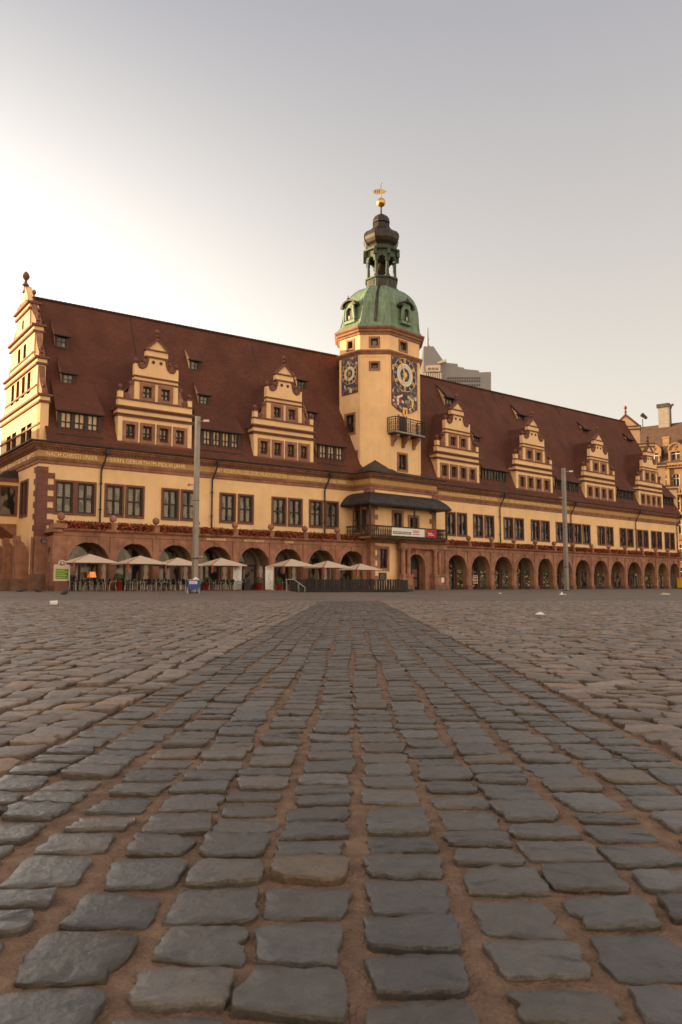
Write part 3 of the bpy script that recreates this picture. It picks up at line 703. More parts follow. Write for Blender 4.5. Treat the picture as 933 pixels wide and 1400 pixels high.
for a, b, c, d in LWN: main_window(FG, (a+b)/2, c-.17, b-a+.34, d-c+.34, 'panedark')
ff = MB().mat('stonedark'); ff.lathe([(.3,0),(.2,.3),(.16,.6),(.34,.75),(.16,.95),(.12,1.2),(.3,1.45),(.33,1.65),(.2,1.95),(.03,2.1)], 10)
fo = ff.build('finial', NGO, FG @ T(-6.3, .05, 25.45) @ Matrix.Scale(.92, 4))
for x, z, k in ((-4.3, 24.05, .55), (-8.3, 24.05, .55), (-2.6, 21.65, .5), (-10, 21.65, .5), (-1.35, 18.65, .5), (-11.25, 18.65, .5), (-.3, 15.4, .45), (-12.3, 15.4, .45)): clone(fo, FG @ T(x, .25, z) @ Matrix.Scale(k, 4), NGO)
na = MB(); na.m = FG
for k in range(3):
    x1 = -1.85 - k*3.55
    pr = [(0, 0), (-1.02, 0), (-1.02, 4.2), (-.66, 4.25), (-.66, 3.95), (-.42, 3.75), (-.22, 3.4), (-.08, 2.9), (0, 2.3)]
    vs = [(x, y, z) for x in (x1-.7, x1) for y, z in pr]; n = len(pr)
    na.mat('stone').add(vs, [list(range(n)), list(range(2*n-1, n-1, -1))] + [(i, (i+1) % n, n+(i+1) % n, n+i) for i in range(n)])
    na.box(x1-.74, x1+.04, -1.06, -.68, 3.78, 4.3); na.mat('plinth').box(x1-.78, x1+.08, -1.14, .02, 0, .95)
fixn(na.build('north_arches', hall))
orl = MB(); orl.m = FG; orl.mat('stone').add([(-10.6,-1.6,5.5),(-6.0,-1.6,5.5),(-6.0,0,4.4),(-10.6,0,4.4),(-6.0,0,5.5),(-10.6,0,5.5)], [(0,1,2,3),(1,4,2),(0,3,5)])
orl.mat('plaster').box(-10.6, -6.0, -1.6, 0, 5.5, 6.1); orl.mat('stonedark').box(-10.6, -6.0, -1.55, 0, 6.1, 8.7)
for x in (-10.5, -9.4, -8.3, -7.2, -6.1): orl.mat('stone').box(x-.12, x+.12, -1.64, -1.5, 6.1, 8.7)
orl.box(-6.12, -5.98, -1.6, -.1, 6.1, 6.2); orl.mat('plaster').box(-10.65, -5.95, -1.65, 0, 8.7, 9.0)
orl.mat('stonedark').box(-10.8, -5.8, -1.85, 0, 9.0, 9.3); orl.mat('slate').add([(-10.8,-1.85,9.3),(-5.8,-1.85,9.3),(-5.8,0,9.3),(-10.8,0,9.3),(-10.2,-.9,9.95),(-6.4,-.9,9.95),(-6.4,0,10.1),(-10.2,0,10.1)], [(0,1,5,4),(1,2,6,5),(4,5,6,7),(3,0,4,7)])
ORL = orl.build('oriel', hall)
og = MB().mat('panedark'); og.m = FG; og.box(-6.0, -5.97, -1.35, -.25, 6.3, 8.55); og.box(-10.3, -6.25, -1.58, -1.56, 6.3, 8.55); og.build('pane', ORL)
# right end gable parapet
rg = MB(); a = R_(48.7); tdir = Vector((pb - pe).to_2d()).normalized()
FE = Matrix(((tdir.x, -tdir.y, 0, pe.x), (tdir.y, tdir.x, 0, pe.y), (0,0,1,0), (0,0,0,1))); rg.m = FE
Lh = (pb-pe).length
for x0, z0, z1 in ((0, 11.4, 16.2), (1.6, 16.2, 19.8), (3.2, 19.8, 23.2), (5.2, 23.2, 26.2)):
    rg.mat('plaster').box(x0, 2*Lh-x0, -.5, .35, z0, z1); rg.mat('stonedark').box(x0-.2, 2*Lh-x0+.2, -.7, .5, z1-.5, z1-.3); rg.mat('trimyellow').box(x0-.1, 2*Lh-x0+.1, -.6, .4, z1-.3, z1); rg.mat('stonedark').box(x0-.25, 2*Lh-x0+.25, -.75, .55, z1, z1+.18)
rg.mat('plaster').prism([(5.4, 26.3), (2*Lh-5.4, 26.3), (Lh, 28.2)], -.5, .3)
rg.mat('stonedark').prism([(5.1, 26.4), (5.4, 26.3), (Lh, 28.0), (2*Lh-5.4, 26.3), (2*Lh-5.1, 26.4), (Lh, 28.5)], -.6, .4)
RG = rg.build('south_gable', hall)
for x, z, k in ((Lh, 28.2, .8), (.6, 16.4, .7), (2.2, 20, .6), (4, 23.4, .6)): clone(fo, FE @ T(x, 0, z) @ Matrix.Scale(k, 4), RG)

# ------------------------------------------------------------------ the tower
TBF = FR @ T(0, -2.3, 0)                          # street face of the tower's square base
A0, A1 = P(FR, -2.55, 2.3), P(FR, 6.9, 2.3)
FN = frame(A0.x, A0.y, 48.7-90)                    # north face of the base: x toward the square
FN = FR @ T(-2.55, -2.3, 0) @ Matrix.Rotation(R_(-90), 4, 'Z')
tb = MB(); tb.m = TBF
H1 = [(.62, 1.78, 5.3, 7.75), (2.95, 4.1, 5.3, 7.4), (-1.4, -.3, 2.1, 4.05), (2.3, 4.62, 0, 3.3)]
tb.mat('plaster').wall(-2.55, 6.9, 0, 10.5, 0, H1[:3]+[(2.1, 4.8, 0, 3.75)], .5, 'stonedark')
tb.m = FN; tb.wall(-5, 0, 0, 10.5, 0, [(-2.7, -1.5, 5.9, 7.9)], .3, 'stonedark')
tb.m = FR @ T(6.9, -2.3, 0) @ Matrix.Rotation(R_(90), 4, 'Z'); tb.wall(0, 5, 0, 10.5, 0, [], .2)
tb.m = TBF; tb.mat('stone')
for i in range(20):
    z = .4+i*.5
    if z > 9.4: break
    lg = .95 if i % 2 else .55
    tb.box(-2.62, -2.55+lg, -.07, .02, z, z+.49); tb.box(-2.62, -2.5, -.065, .5 if i % 2 else .9, z+.002, z+.488)
    if z > 5.2: tb.box(6.9-lg, 6.97, -.07, .02, z, z+.49)
tower = tb.build('tower', hall)
for (x0, x1, z0, z1) in H1[:3]:
    for src, k, nm in zip(window_mesh(x1-x0+.5, z1-z0+.5, .27, .26, surround='stone'), ('stone', 'timber', 'panedark'), ('window', 'casement', 'pane')):
        src.mats = [k]
        if nm == 'window': Wd = src.build('window', tower, TBF @ T((x0+x1)/2, 0, z0-.25))
        else: src.build(nm, Wd)
for src, k, nm in zip(window_mesh(1.7, 2.5, .27, .26, surround='stonedark'), ('stonedark', 'timber', 'panedark'), ('window', 'casement', 'pane')):
    if nm == 'pane': src.mats = [k]
    if nm == 'window': Wd = src.build('window', tower, FN @ T(-2.1, 0, 5.65))
    else: src.build(nm, Wd)
sh = MB(); sh.mat('timber'); sh.m = FN; sh.box(-1.42, -.55, -.16, -.08, 5.9, 7.9); sh.box(-3.6, -2.78, -.16, -.08, 5.9, 7.9); sh.build('shutter', tower)
# portal: two pairs of columns, entablature, round arched doorway
po = MB(); po.m = TBF; po.mat('stone').archwall(.9, 6.0, 0, 4.1, -.42, .5, 3.45, 2.5, 2.35, 20)
po.archring(3.45, 2.35, 1.27, .28, -.5, -.4, 20, 0.); po.archring(3.45, 2.35, 1.62, .1, -.46, -.4, 20)
po.prism([(3.25, 3.58), (3.65, 3.58), (3.75, 4.08), (3.15, 4.08)], -.6, -.4)
po.box(5.99, 7.7, -.1, .5, 0, 4.1)
po.sweep([(0, 4.1), (.42, 4.1), (.5, 4.2), (.5, 4.32), (.4, 4.34), (.4, 4.66), (.62, 4.72), (.78, 4.86), (.78, 4.98), (0, 4.98)], [(.8, -.42, 0, -1), (7.75, -.42, 0, -1)])
PO = po.build('portal', tower)
for k, xs in enumerate(((1.22, 1.95), (6.0, 6.62))):
    c = (xs[0]+xs[1])/2
    pd = MB().mat('plinth'); pd.m = TBF; pd.box(c-.82, c+.82, -1.12, -.41, 0, .5); pd.mat('stone').box(c-.74, c+.74, -1.04, -.41, .5, 1.4); pd.box(c-.82, c+.82, -1.12, -.41, 1.4, 1.55); pd.build('pedestal', PO)
    for x in xs:
        cm = MB().mat('stone'); cm.lathe([(.27,1.55),(.27,1.62),(.23,1.68),(.22,1.74),(.235,2.4),(.2,3.75),(.19,3.8),(.24,3.84),(.2,3.9),(.27,3.98),(.3,4.1)], 16); cm.build('column', PO, TBF @ T(x, -.74, 0), True)
dr = MB().mat('black'); dr.m = TBF; dr.box(2.2, 4.7, .38, .5, 0, 3.7); dr.mat('black').box(3.4, 3.5, .33, .39, 0, 3.6)
for x in (2.55, 3.6): 
    for z in (.3, 1.3): dr.mat('stonedark').box(x, x+.75, .345, .385, z, z+.8)
dr.build('door', PO)
pq = MB().mat('iron'); pq.m = TBF; pq.box(-1.5, -.45, -.06, 0, .95, 1.7); pq.mat('zinc')
for k in range(5): pq.box(-1.38, -.58-(k % 2)*.2, -.068, -.055, 1.05+k*.12, 1.09+k*.12)
pq.build('plaque', tower)
nt_ = MB().mat('paper'); nt_.m = TBF; nt_.box(6.55, 6.95, -1.06, -1.043, .75, 1.25); nt_.build('notice', PO)

# balcony with timber rail and slate skirt roof, round three sides
def rect_path(back=3.0, rt=6.9): 
    a = [P(FR, -2.55, 2.3-back).xy, A0.xy, P(FR, rt, 2.3).xy, P(FR, rt, 2.3-back).xy]
    nN = (-FR.col[0][0], -FR.col[0][1]); nS = (FR.col[0][0], FR.col[0][1])
    return cpath(a, [nN, nR, nS])
bp_ = MB(); bp_.mat('stone').sweep([(0, 4.6), (.25, 4.62), (.5, 4.85), (1.15, 4.95), (1.3, 5.0), (1.3, 5.14), (0, 5.14)], rect_path(1.95, 6.1))
BAL = bp_.build('balcony', tower)
rl = MB().mat('timber'); po_ = rect_path(2.2, 6.1)
pl = [Vector((x+nx*1.18, y+ny*1.18, 0)) for x, y, nx, ny in po_]
def bar(mb, a, b, z0, z1, t):
    d = (b-a).normalized(); n = Vector((-d.y, d.x, 0))*t/2
    mb.add([tuple(p+Vector((0,0,z))) for z in (z0, z1) for p in (a-n, b-n, b+n, a+n)], [(3,2,1,0),(4,5,6,7),(0,1,5,4),(1,2,6,5),(2,3,7,6),(3,0,4,7)])
for a, b in zip(pl[:-1], pl[1:]):
    bar(rl, a, b, 6.12, 6.25, .16); bar(rl, a, b, 5.14, 5.3, .14)
    n = int((b-a).length/.24)
    for k in range(n):
        p = a+(b-a)*(k+.5)/n; rl.lathe([(.05, 5.3), (.055, 5.42), (.03, 5.5), (.06, 5.72), (.035, 5.98), (.05, 6.12)], 6, (p.x, p.y), 0, False)
rl.build('railing', BAL)
ps = MB().mat('timber')
for (a, b, ts) in ((pl[0], pl[1], (.3, .62)), (pl[1], pl[2], (0, .56, 1.)), (pl[2], pl[3], (.5,))):
    for t in ts: p = a+(b-a)*t; ps.box(p.x-.09, p.x+.09, p.y-.09, p.y+.09, 5.14, 8.4)
ps.build('post', BAL)
br_ = MB().mat('slate')
br_.sweep([(1.45, 8.22), (1.62, 8.22), (1.66, 8.36), (1.5, 8.62), (1.2, 8.98), (.78, 9.32), (.35, 9.52), (.05, 9.6), (.05, 8.3)], rect_path(2.6, 6.0))
br_.mat('timber').sweep([(.02, 8.18), (1.5, 8.18), (1.5, 8.24), (.02, 8.24)], rect_path(2.5, 6.0)); br_.build('balcony_roof', BAL)
# base cornice and slate roof of the base
tc_ = MB(); rp = rect_path(2.6); tc_.mat('stone').sweep(CS, rp); tc_.mat('frieze').sweep(CB, rp, False); tc_.mat('stone').sweep(CT, rp)
tc_.mat('stonedark'); dentils(tc_, FR @ T(0, -2.3, 0), -2.8, 7.2, .34); dentils(tc_, FN, -2.5, .2, .34); tc_.build('base_cornice', tower)

OCT = [(0,0),(4.84,0),(6.94,2.1),(6.94,5.1),(4.84,7.2),(0,7.2),(-2.1,5.1),(-2.1,2.1)]; OC = (2.42, 3.6)
V2d = [(FT @ Vector((x, y, 0))).xy for x, y in OCT]
br = MB().mat('slate')
eb = [Vector((x+nx*.95, y+ny*.95, 11.46)) for x, y, nx, ny in rect_path(2.6)]
tp = [FT @ Vector((x, y, 12.0)) for x, y in ((-2.1, 4.), (-2.1, 2.1), (0, 0), (4.84, 0), (6.94, 2.1), (6.94, 4))]
br.add([tuple(p) for p in eb] + [tuple(p) for p in tp], [(0,1,5,4),(1,6,5),(1,2,7,6),(2,8,7),(2,3,9,8)])
apx = FT @ Vector((-1.0, 1.05, 13.15)); c0 = eb[1] + Vector((0,0,.04)); 
b1 = FT @ Vector((-2.6, 2.9, 11.75)); b2 = FT @ Vector((1.2, -.5, 11.75))
apx2 = FT @ Vector((-.6, 1.5, 13.15))
br.add([tuple(p) for p in (c0, b1, b2, apx, apx2)], [(0,3,1),(0,2,3),(1,3,4),(2,4,3)]); br.build('base_roof', tower)

st = MB(); st.mat('plaster'); FAC = []
for i in range(8):
    a, b = Vector((*OCT[i], 0)), Vector((*OCT[(i+1) % 8], 0)); d = (b-a); Ln = d.length; ang = math.atan2(d.y, d.x)
    FAC.append((FT @ T(*a) @ Matrix.Rotation(ang, 4, 'Z'), Ln))
FW, FNW, FNO, FSW = FAC[0], FAC[7], FAC[6], FAC[1]
def facehole(i):
    Ln = FAC[i][1]
    if i == 0: return [(1.25+.1, 2.6, 12.3, 13.9), (1.7, 2.7, 25.0, 25.85)]
    if i == 7: return [(Ln-1.85, Ln-1.1, 22.6, 23.2), (Ln-1.85, Ln-1.1, 25.0, 25.8)]
    if i == 6: return [(Ln-2.05, Ln-.85, 16.1, 18.0), (Ln-1.5, Ln-.45, 12.2, 14.0), (Ln-1.75, Ln-1.0, 25.0, 25.8)]
    return []
wins = []
for i, (F_, Ln) in enumerate(FAC):
    st.m = F_; st.wall(0, Ln, 10.5, 26.5, 0, facehole(i), .35, 'stonedark')
    for h in facehole(i): wins.append((F_, h))
    for x0, x1 in ((0, .28), (Ln-.28, Ln)): st.mat('plaster').box(x0, x1, -.045, .01, 12.2, 24.1)
    st.box(.28, Ln-.28, -.045, .01, 23.85, 24.1)
SHF = st.build('tower_shaft', tower)
for F_, (x0, x1, z0, z1) in wins:
    for src, k, nm in zip(window_mesh(x1-x0+.4, z1-z0+.4, .22, .3, 'one' if z1-z0 < 1 else 'two', 'stone'), ('stone', 'timber', 'panedark'), ('tower_window', 'casement', 'pane')):
        if nm == 'tower_window': src.m = Matrix(); Wd = src.build('tower_window', tower, F_ @ T((x0+x1)/2, 0, z0-.2))
        else:
            if nm == 'pane': src.mats = [k]
            src.build(nm, Wd)
def octpath():
    n = 8; nr = []
    for i in range(8):
        F_ = FAC[i][0]; nr.append(Vector((-F_.col[1][0], -F_.col[1][1])))
    out = []
    for i in range(9):
        a = nr[(i-1) % 8]; b = nr[i % 8]; m = a+b; m = m/(m.dot(a)); out.append((*V2d[i % 8], m.x, m.y))
    return out
tcs = MB().mat('stone'); op = octpath()
tcs.sweep([(.03, 24.1), (.14, 24.14), (.2, 24.26), (.32, 24.36), (.36, 24.5), (.12, 24.62), (.02, 24.64)], op, False)
tcs.sweep([(.02, 26.2), (.12, 26.24), (.16, 26.42), (.32, 26.5), (.36, 26.7), (.5, 26.78), (.56, 26.9), (.57, 27.0), (.15, 27.04)], op, False)
tcs.build('tower_cornice', tower)

# clock faces
def clock(F_, cx, cz, w, ztop, zbot, r, tip=None, name='clock_face'):
    c = MB(); x0, x1 = -w/2, w/2
    poly = [(x0, ztop), (x1, ztop), (x1, zbot)] + ([(w*.28, zbot-.45), (0, tip), (-w*.28, zbot-.45)] if tip else []) + [(x0, zbot)]
    c.mat('stonedark').prism([(x*1.03, z if abs(z-ztop) > .01 else z+.06) for x, z in poly], -.075, .0)
    sc_ = [(x*.96, (z-.04) if z > cz else z+.05) for x, z in poly]
    c.mat('mosaic').prism(sc_, -.1, -.074)
    CO = c.build(name, tower, F_ @ T(cx, 0, 0))
    def disc(mb, k, r0, r1, y, n=40):
        mb.mat(k)
        vs = [(q*math.cos(2*math.pi*i/n), y, cz+q*math.sin(2*math.pi*i/n)) for q in (r0, r1) for i in range(n)]
        mb.add(vs, [(i, (i+1) % n, n+(i+1) % n, n+i) for i in range(n)])
    d = MB(); disc(d, 'blue', .02, r, -.115); disc(d, 'white', r*.42, r*.68, -.13); disc(d, 'blue', r*.52, r*.535, -.137); disc(d, 'goldpaint', r*.66, r*.70, -.138); disc(d, 'concrete', .02, r*.42, -.128); disc(d, 'blue', r*.2, r*.38, -.134); disc(d, 'goldpaint', r*.97, r, -.125)
    d.build('dial', CO)
    nm = MB()
    rom = ['XII','I','II','III','IV','V','VI','VII','VIII','IX','X','XI']
    for k in range(12):
        a = math.pi/2 - k*math.pi/6; m0 = T(r*.84*math.cos(a), -.13, cz + r*.84*math.sin(a)) @ Matrix.Rotation(-(a-math.pi/2), 4, 'Y')
        nm.m = m0; nm.mat('goldpaint' if k % 2 == 0 else 'black').box(-r*.09, r*.09, -.01, .01, -r*.11, r*.11)
        s_ = rom[k]; n = len(s_); wd = r*.15/n
        for i, chh in enumerate(s_):
            xc = (i-(n-1)/2)*wd; nm.mat('black' if k % 2 == 0 else 'white')
            t = wd*.16; hh = r*.08
            def bar2(xa, za, xb, zb):
                v = Vector((xb-xa, 0, zb-za)); o = Vector((-v.z, 0, v.x)).normalized()*t
                nm.add([(xa+o.x, -.016, za+o.z), (xa-o.x, -.016, za-o.z), (xb-o.x, -.016, zb-o.z), (xb+o.x, -.016, zb+o.z)], [(0,1,2,3)])
            if chh == 'I': bar2(xc, -hh, xc, hh)
            elif chh == 'V': bar2(xc-wd*.35, hh, xc, -hh); bar2(xc+wd*.35, hh, xc, -hh)
            else: bar2(xc-wd*.35, hh, xc+wd*.35, -hh); bar2(xc+wd*.35, hh, xc-wd*.35, -hh)
    nm.m = Matrix(); nm.build('numerals', CO)
    hd = MB().mat('goldpaint')
    for k in range(16):
        a = 2*math.pi*k/16; q = r*(.36 if k % 2 == 0 else .24); 
        p1, p2 = a-.12, a+.12
        hd.add([(r*.14*math.cos(p1), -.15, cz+r*.14*math.sin(p1)), (r*.14*math.cos(p2), -.15, cz+r*.14*math.sin(p2)), (q*math.cos(a), -.15, cz+q*math.sin(a))], [(0,1,2)])
    hd.mat('gold').tube((0, -.19, cz), (0, -.12, cz), r*.15, 14)
    for ang, ln, wd in ((math.radians(115), .93, .07), (math.radians(248), .72, .09)):
        dx, dz = math.cos(ang), math.sin(ang); nx, nz = -dz*wd*r, dx*wd*r
        hd.add([(-dx*.1*r+nx*.6, -.17, cz-dz*.1*r+nz*.6), (-dx*.1*r-nx*.6, -.17, cz-dz*.1*r-nz*.6), (dx*ln*.7*r-nx, -.17, cz+dz*ln*.7*r-nz), (dx*ln*r, -.17, cz+dz*ln*r), (dx*ln*.7*r+nx, -.17, cz+dz*ln*.7*r+nz)], [(0,1,2,3,4)])
    hd.build('clock_hands', CO)
    if tip:
        cr = MB(); zc = cz-r-1.15
        for sx, kk, k2 in ((-1, 'white', 'bannerred'), (1, 'bluepaint', 'goldpaint')):
            cr.mat(k2).prism([(sx*1.0-.36, zc+.5), (sx*1.0+.36, zc+.5), (sx*1.0+.36, zc), (sx*1.0, zc-.5), (sx*1.0-.36, zc)], -.125, -.1); cr.mat(kk).prism([(sx*1.0-.3, zc+.44), (sx*1.0+.02, zc+.44), (sx*1.0+.02, zc-.42), (sx*1.0-.3, zc-.02)], -.14, -.12)
            for t in range(6):
                a = -.5+t*.42; cr.mat('white' if t % 2 else 'goldpaint').tube((sx*(.45+.12*t), -.11, zc+.75-.05*t), (sx*(.5+.12*t), -.11, zc+.55-.06*t), .09, 6)
        cr.mat('blue').tube((0, -.13, zc+.55), (0, -.1, zc+.55), .3, 12); cr.mat('goldpaint').prism([(-.36, zc-.55), (.36, zc-.55), (.36, zc-1.15), (0, zc-1.6), (-.36, zc-1.15)], -.13, -.1)
        cr.mat('black').tube((0, -.14, zc-.75), (0, -.14, zc-1.25), .07, 6); cr.mat('bannerred')
        for sx in (-1, 1):
            for t in range(5): cr.mat(('bannerred', 'white', 'goldpaint')[t % 3]).tube((sx*(.45+.16*t), -.115, zc-.85+.1*t), (sx*(.58+.16*t), -.115, zc-.72+.12*t), .085, 6)
        cr.build('coat_of_arms', CO)
    return CO
clock(FW[0], 2.33, 22.35, 3.95, 24.0, 18.95, 1.78, 18.2)
clock(FNO[0], FNO[1]-1.43, 22.35, 2.35, 24.0, 20.2, 1.1)

# iron bugler's balcony under the clock
bb = MB().mat('zinc'); bb.m = FW[0]; bb.box(-.3, 4.3, -1.15, 0, 15.85, 16.0); bb.mat('slate').box(-.22, 4.22, -1.08, 0, 15.75, 15.85)
BB_ = bb.build('bugler_balcony', tower)
bk = MB().mat('stone')
bk.prism([(0, 0), (-.26, 0), (-.26, .3), (-1.0, .95), (-1.0, 1.15), (0, 1.15)], -.15, .15)
bm_ = FW[0] @ T(.25, 0, 14.6) @ Matrix.Rotation(R_(90), 4, 'Z')
bk2 = MB().mat('stone'); bk2.add([(s, y, z) for s in (-.16, .16) for y, z in ((0,0),(-.2,0),(-.3,.35),(-.95,.95),(-.95,1.15),(0,1.15))], [(0,1,2,3,4,5),(11,10,9,8,7,6)] + [(i, (i+1) % 6, 6+(i+1) % 6, 6+i) for i in range(6)])
kb0 = fixn(bk2.build('bracket', BB_, FW[0] @ T(.35, 0, 14.6)))
for x in (2.0, 3.65): clone(kb0, FW[0] @ T(x, 0, 14.6), BB_)
ir = MB().mat('iron'); ir.m = FW[0]
def fence(a, b, n):
    a = Vector(a); b = Vector(b)
    ir.tube(a+Vector((0,0,1.45)), b+Vector((0,0,1.45)), .05, 6); ir.tube(a+Vector((0,0,1.2)), b+Vector((0,0,1.2)), .03, 5); ir.tube(a+Vector((0,0,.1)), b+Vector((0,0,.1)), .03, 5)
    for k in range(n+1):
        p = a+(b-a)*k/n; ir.tube(p, p+Vector((0,0,1.45)), .05 if k % 4 == 0 else .018, 5)
        if k < n:
            q = a+(b-a)*(k+1)/n; c = (p+q)/2
            for zz in (.4, .85):
                pts = [c + (b-a).normalized()*.1*math.cos(t) + Vector((0,0,zz+.17*math.sin(t))) for t in [i*math.pi/4 for i in range(9)]]
                for u_, v_ in zip(pts[:-1], pts[1:]): ir.tube(u_, v_, .014, 4)
fence((-.25, -1.1, 16.0), (4.25, -1.1, 16.0), 16); fence((-.25, 0, 16.0), (-.25, -1.1, 16.0), 4); fence((4.25, 0, 16.0), (4.25, -1.1, 16.0), 4)
ir.build('iron_railing', BB_)
bd = MB().mat('timber'); bd.m = FW[0]; bd.box(1.5, 2.5, -.06, .0, 16.0, 17.9); bd.mat('stone').box(1.3, 1.5, -.08, .0, 16.0, 18.05); bd.box(2.5, 2.7, -.08, .0, 16.0, 18.05); bd.build('balcony_door', BB_)

# copper dome, lantern, onion, ball and vane
DC = FT @ Vector((*OC, 0)); AX = Vector((4.42, 82.6, 0))
def ring(s, z, reg=None, shift=0.):
    return [((v.x-DC.x)*s + DC.x + (AX.x-DC.x)*shift, (v.y-DC.y)*s + DC.y + (AX.y-DC.y)*shift, z) for v in V2d]
dprof = [(1.115, 26.99, 0), (1.10, 27.08, 0), (1.05, 27.25, 0), (.995, 27.6, .2), (.965, 28.2, .4), (.945, 29.0, .6), (.925, 29.7, .7), (.885, 30.35, .8), (.81, 31.0, .9), (.70, 31.55, 1), (.58, 31.98, 1), (.45, 32.3, 1)]
dm = MB().mat('copper'); rings = [ring(s, z, None, sh_) for s, z, sh_ in dprof]
dm.add([p for r_ in rings for p in r_], [(j*8+k, j*8+(k+1) % 8, (j+1)*8+(k+1) % 8, (j+1)*8+k) for j in range(len(rings)-1) for k in range(8)])
DOME = dm.build('copper_dome', tower)
sm = MB().mat('copper')
for k in range(8):
    for j in range(3, len(rings)-1): sm.tube(rings[j][k], rings[j+1][k], .05, 5)
    for t in (.25, .5, .75):
        for j in range(3, len(rings)-1):
            a, b = [Vector(rings[i][k]).lerp(Vector(rings[i][(k+1) % 8]), t) for i in (j, j+1)]
            sm.tube(a, b, .022, 4)
for j in (4, 5, 6, 7, 8, 9):
    for k in range(8): sm.tube(rings[j][k], rings[j][(k+1) % 8], .018, 4)
sm.mat('copperdark')
for j in range(3, len(rings)-1):
    for t, r_ in ((.47, .06), (.52, .09), (.56, .05)):
        a, b = [Vector(rings[i][7]).lerp(Vector(rings[i][0]), t) for i in (j, j+1)]
        sm.tube(a, b, r_*(.5+.5*j/len(rings)), 5)
sm.build('dome_seams', DOME)
def domedormer(F_, Ln, inset):
    mw = F_ @ T(Ln/2, inset, 27.75)
    d = MB().mat('copper'); d.box(-.8, .8, -.1, 1.4, 0, .3)
    d.archwall(-.68, .68, .3, 2.3, 0, 1.6, 0, .8, 1.25, 14); d.mat('copper').tube((-.78, -.02, .3), (-.62, -.02, 1.7), .14, 6); d.tube((.78, -.02, .3), (.62, -.02, 1.7), .14, 6)
    D = d.build('dome_dormer', tower, mw)
    o = MB().mat('copper'); o.archring(0, 1.25, .42, .16, -.1, .02, 14, .42); o.mat('white').box(-.06, .06, -.08, -.04, .4, .8); o.mat('black').box(-.42, .42, .12, .2, .3, 1.75); o.build('oval_window', D)
    h = MB().mat('copperdark'); n = 12
    pts = [(1.02*math.cos(math.pi*k/n), 1.9+.62*math.sin(math.pi*k/n)) for k in range(n+1)]
    h.prism(pts + [(x*.8, 1.9+(z-1.9)*.72) for x, z in pts[::-1]], -.3, 1.7); h.box(-1.1, -.7, -.3, .4, 1.76, 1.95); h.box(.7, 1.1, -.3, .4, 1.76, 1.95)
    h.lathe([(.08, 2.48), (.16, 2.6), (.05, 2.75), (.02, 3.0)], 8, (0, -.2)); h.build('dormer_hood', D)
domedormer(FW[0], FW[1], -.32); domedormer(FNO[0], FNO[1], -.02); domedormer(FAC[2][0], FAC[2][1], .2)
axm = T(AX.x, AX.y, 0); r0 = R_(22.5-46+90)
ln = MB().mat('copperlantern'); ln.lathe([(1.95, 32.15), (1.95, 32.3), (1.75, 32.4), (1.72, 33.3), (1.9, 33.38), (1.9, 33.52), (1.2, 33.55)], 8, (0,0), r0)
LAN = ln.build('lantern', tower, axm)
for k in range(8):
    a = r0 + k*math.pi/4 ; ca, sa_ = math.cos(a)*1.55, math.sin(a)*1.55
    c = MB().mat('copperlantern'); c.box(-.2, .2, -.2, .2, 33.5, 33.75); c.lathe([(.17,33.75),(.18,33.9),(.15,35.25),(.22,35.4),(.24,35.5)], 10); c.build('lantern_column', tower, axm @ T(ca, sa_, 0) @ Matrix.Rotation(a, 4, 'Z'))
    p = MB().mat('copperdark'); b = a+math.pi/8; m0 = Matrix.Rotation(b+math.pi/2, 4, 'Z') @ T(0, -1.62, 0)
    p.m = m0; p.box(-.42, .42, -.03, .04, 32.55, 33.2); p.build('parapet_panel', tower, axm)
    ar_ = MB().mat('copperlantern'); ar_.m = Matrix.Rotation(b+math.pi/2, 4, 'Z') @ T(0, -1.52, 0); ar_.archwall(-.62, .62, 35.3, 36.3, -.12, .12, 0, .78, 35.45, 10); ar_.build('lantern_arch', tower, axm)
le = MB().mat('copperlantern'); le.lathe([(1.6, 36.2), (1.8, 36.3), (1.8, 36.42), (2.1, 36.52), (2.16, 36.68), (1.9, 36.78), (1.6, 37.0), (1.45, 37.2)], 8, (0,0), r0)
for k in range(8): a = r0+k*math.pi/4; le.box(math.cos(a)*1.95-.16, math.cos(a)*1.95+.16, math.sin(a)*1.95-.16, math.sin(a)*1.95+.16, 35.9, 36.5)
le.build('lantern_cornice', tower, axm)
be = MB().mat('copperdark'); be.lathe([(.1, 35.6), (.35, 35.5), (.42, 35.1), (.55, 34.7), (.72, 34.4)], 14); be.tube((0,0,35.5), (0,0,36.4), .06); be.tube((-1.3,0,33.9), (1.3,0,33.9), .06); be.build('bell', tower, axm)
on = MB().mat('copperdark'); on.lathe([(1.42, 37.15), (1.5, 37.3), (1.8, 37.55), (1.98, 37.9), (2.04, 38.25), (1.98, 38.55), (1.75, 38.85), (1.38, 39.05), (1.1, 39.25), (.94, 39.5), (.88, 39.8), (.86, 39.98), (1.0, 40.05), (1.0, 40.2), (.92, 40.5), (.74, 40.8), (.48, 41.0), (.16, 41.12), (.08, 41.2)], 8, (0,0), r0)
pf = [(1.5, 37.3), (1.8, 37.55), (1.98, 37.9), (2.04, 38.25), (1.98, 38.55), (1.75, 38.85), (1.38, 39.05), (1.1, 39.25), (.94, 39.5), (.88, 39.8)]
for k in range(8):
    a = r0+k*math.pi/4
    for (p, q) in zip(pf[:-1], pf[1:]): on.tube((p[0]*math.cos(a), p[0]*math.sin(a), p[1]), (q[0]*math.cos(a), q[0]*math.sin(a), q[1]), .05, 5)
on.build('onion_dome', tower, axm)
gbm = MB().mat('iron'); gbm.tube((0,0,41.1), (0,0,42.1), .1, 8, .07); gbm.build('spire_rod', tower, axm)
gbl = MB().mat('gold'); gbl.ball((0,0,42.5), .5, 14); gbl.tube((0,0,42.95), (0,0,44.7), .04, 6); gbl.ball((0,0,44.75), .09, 6); gbl.build('gold_ball', tower, axm, True)
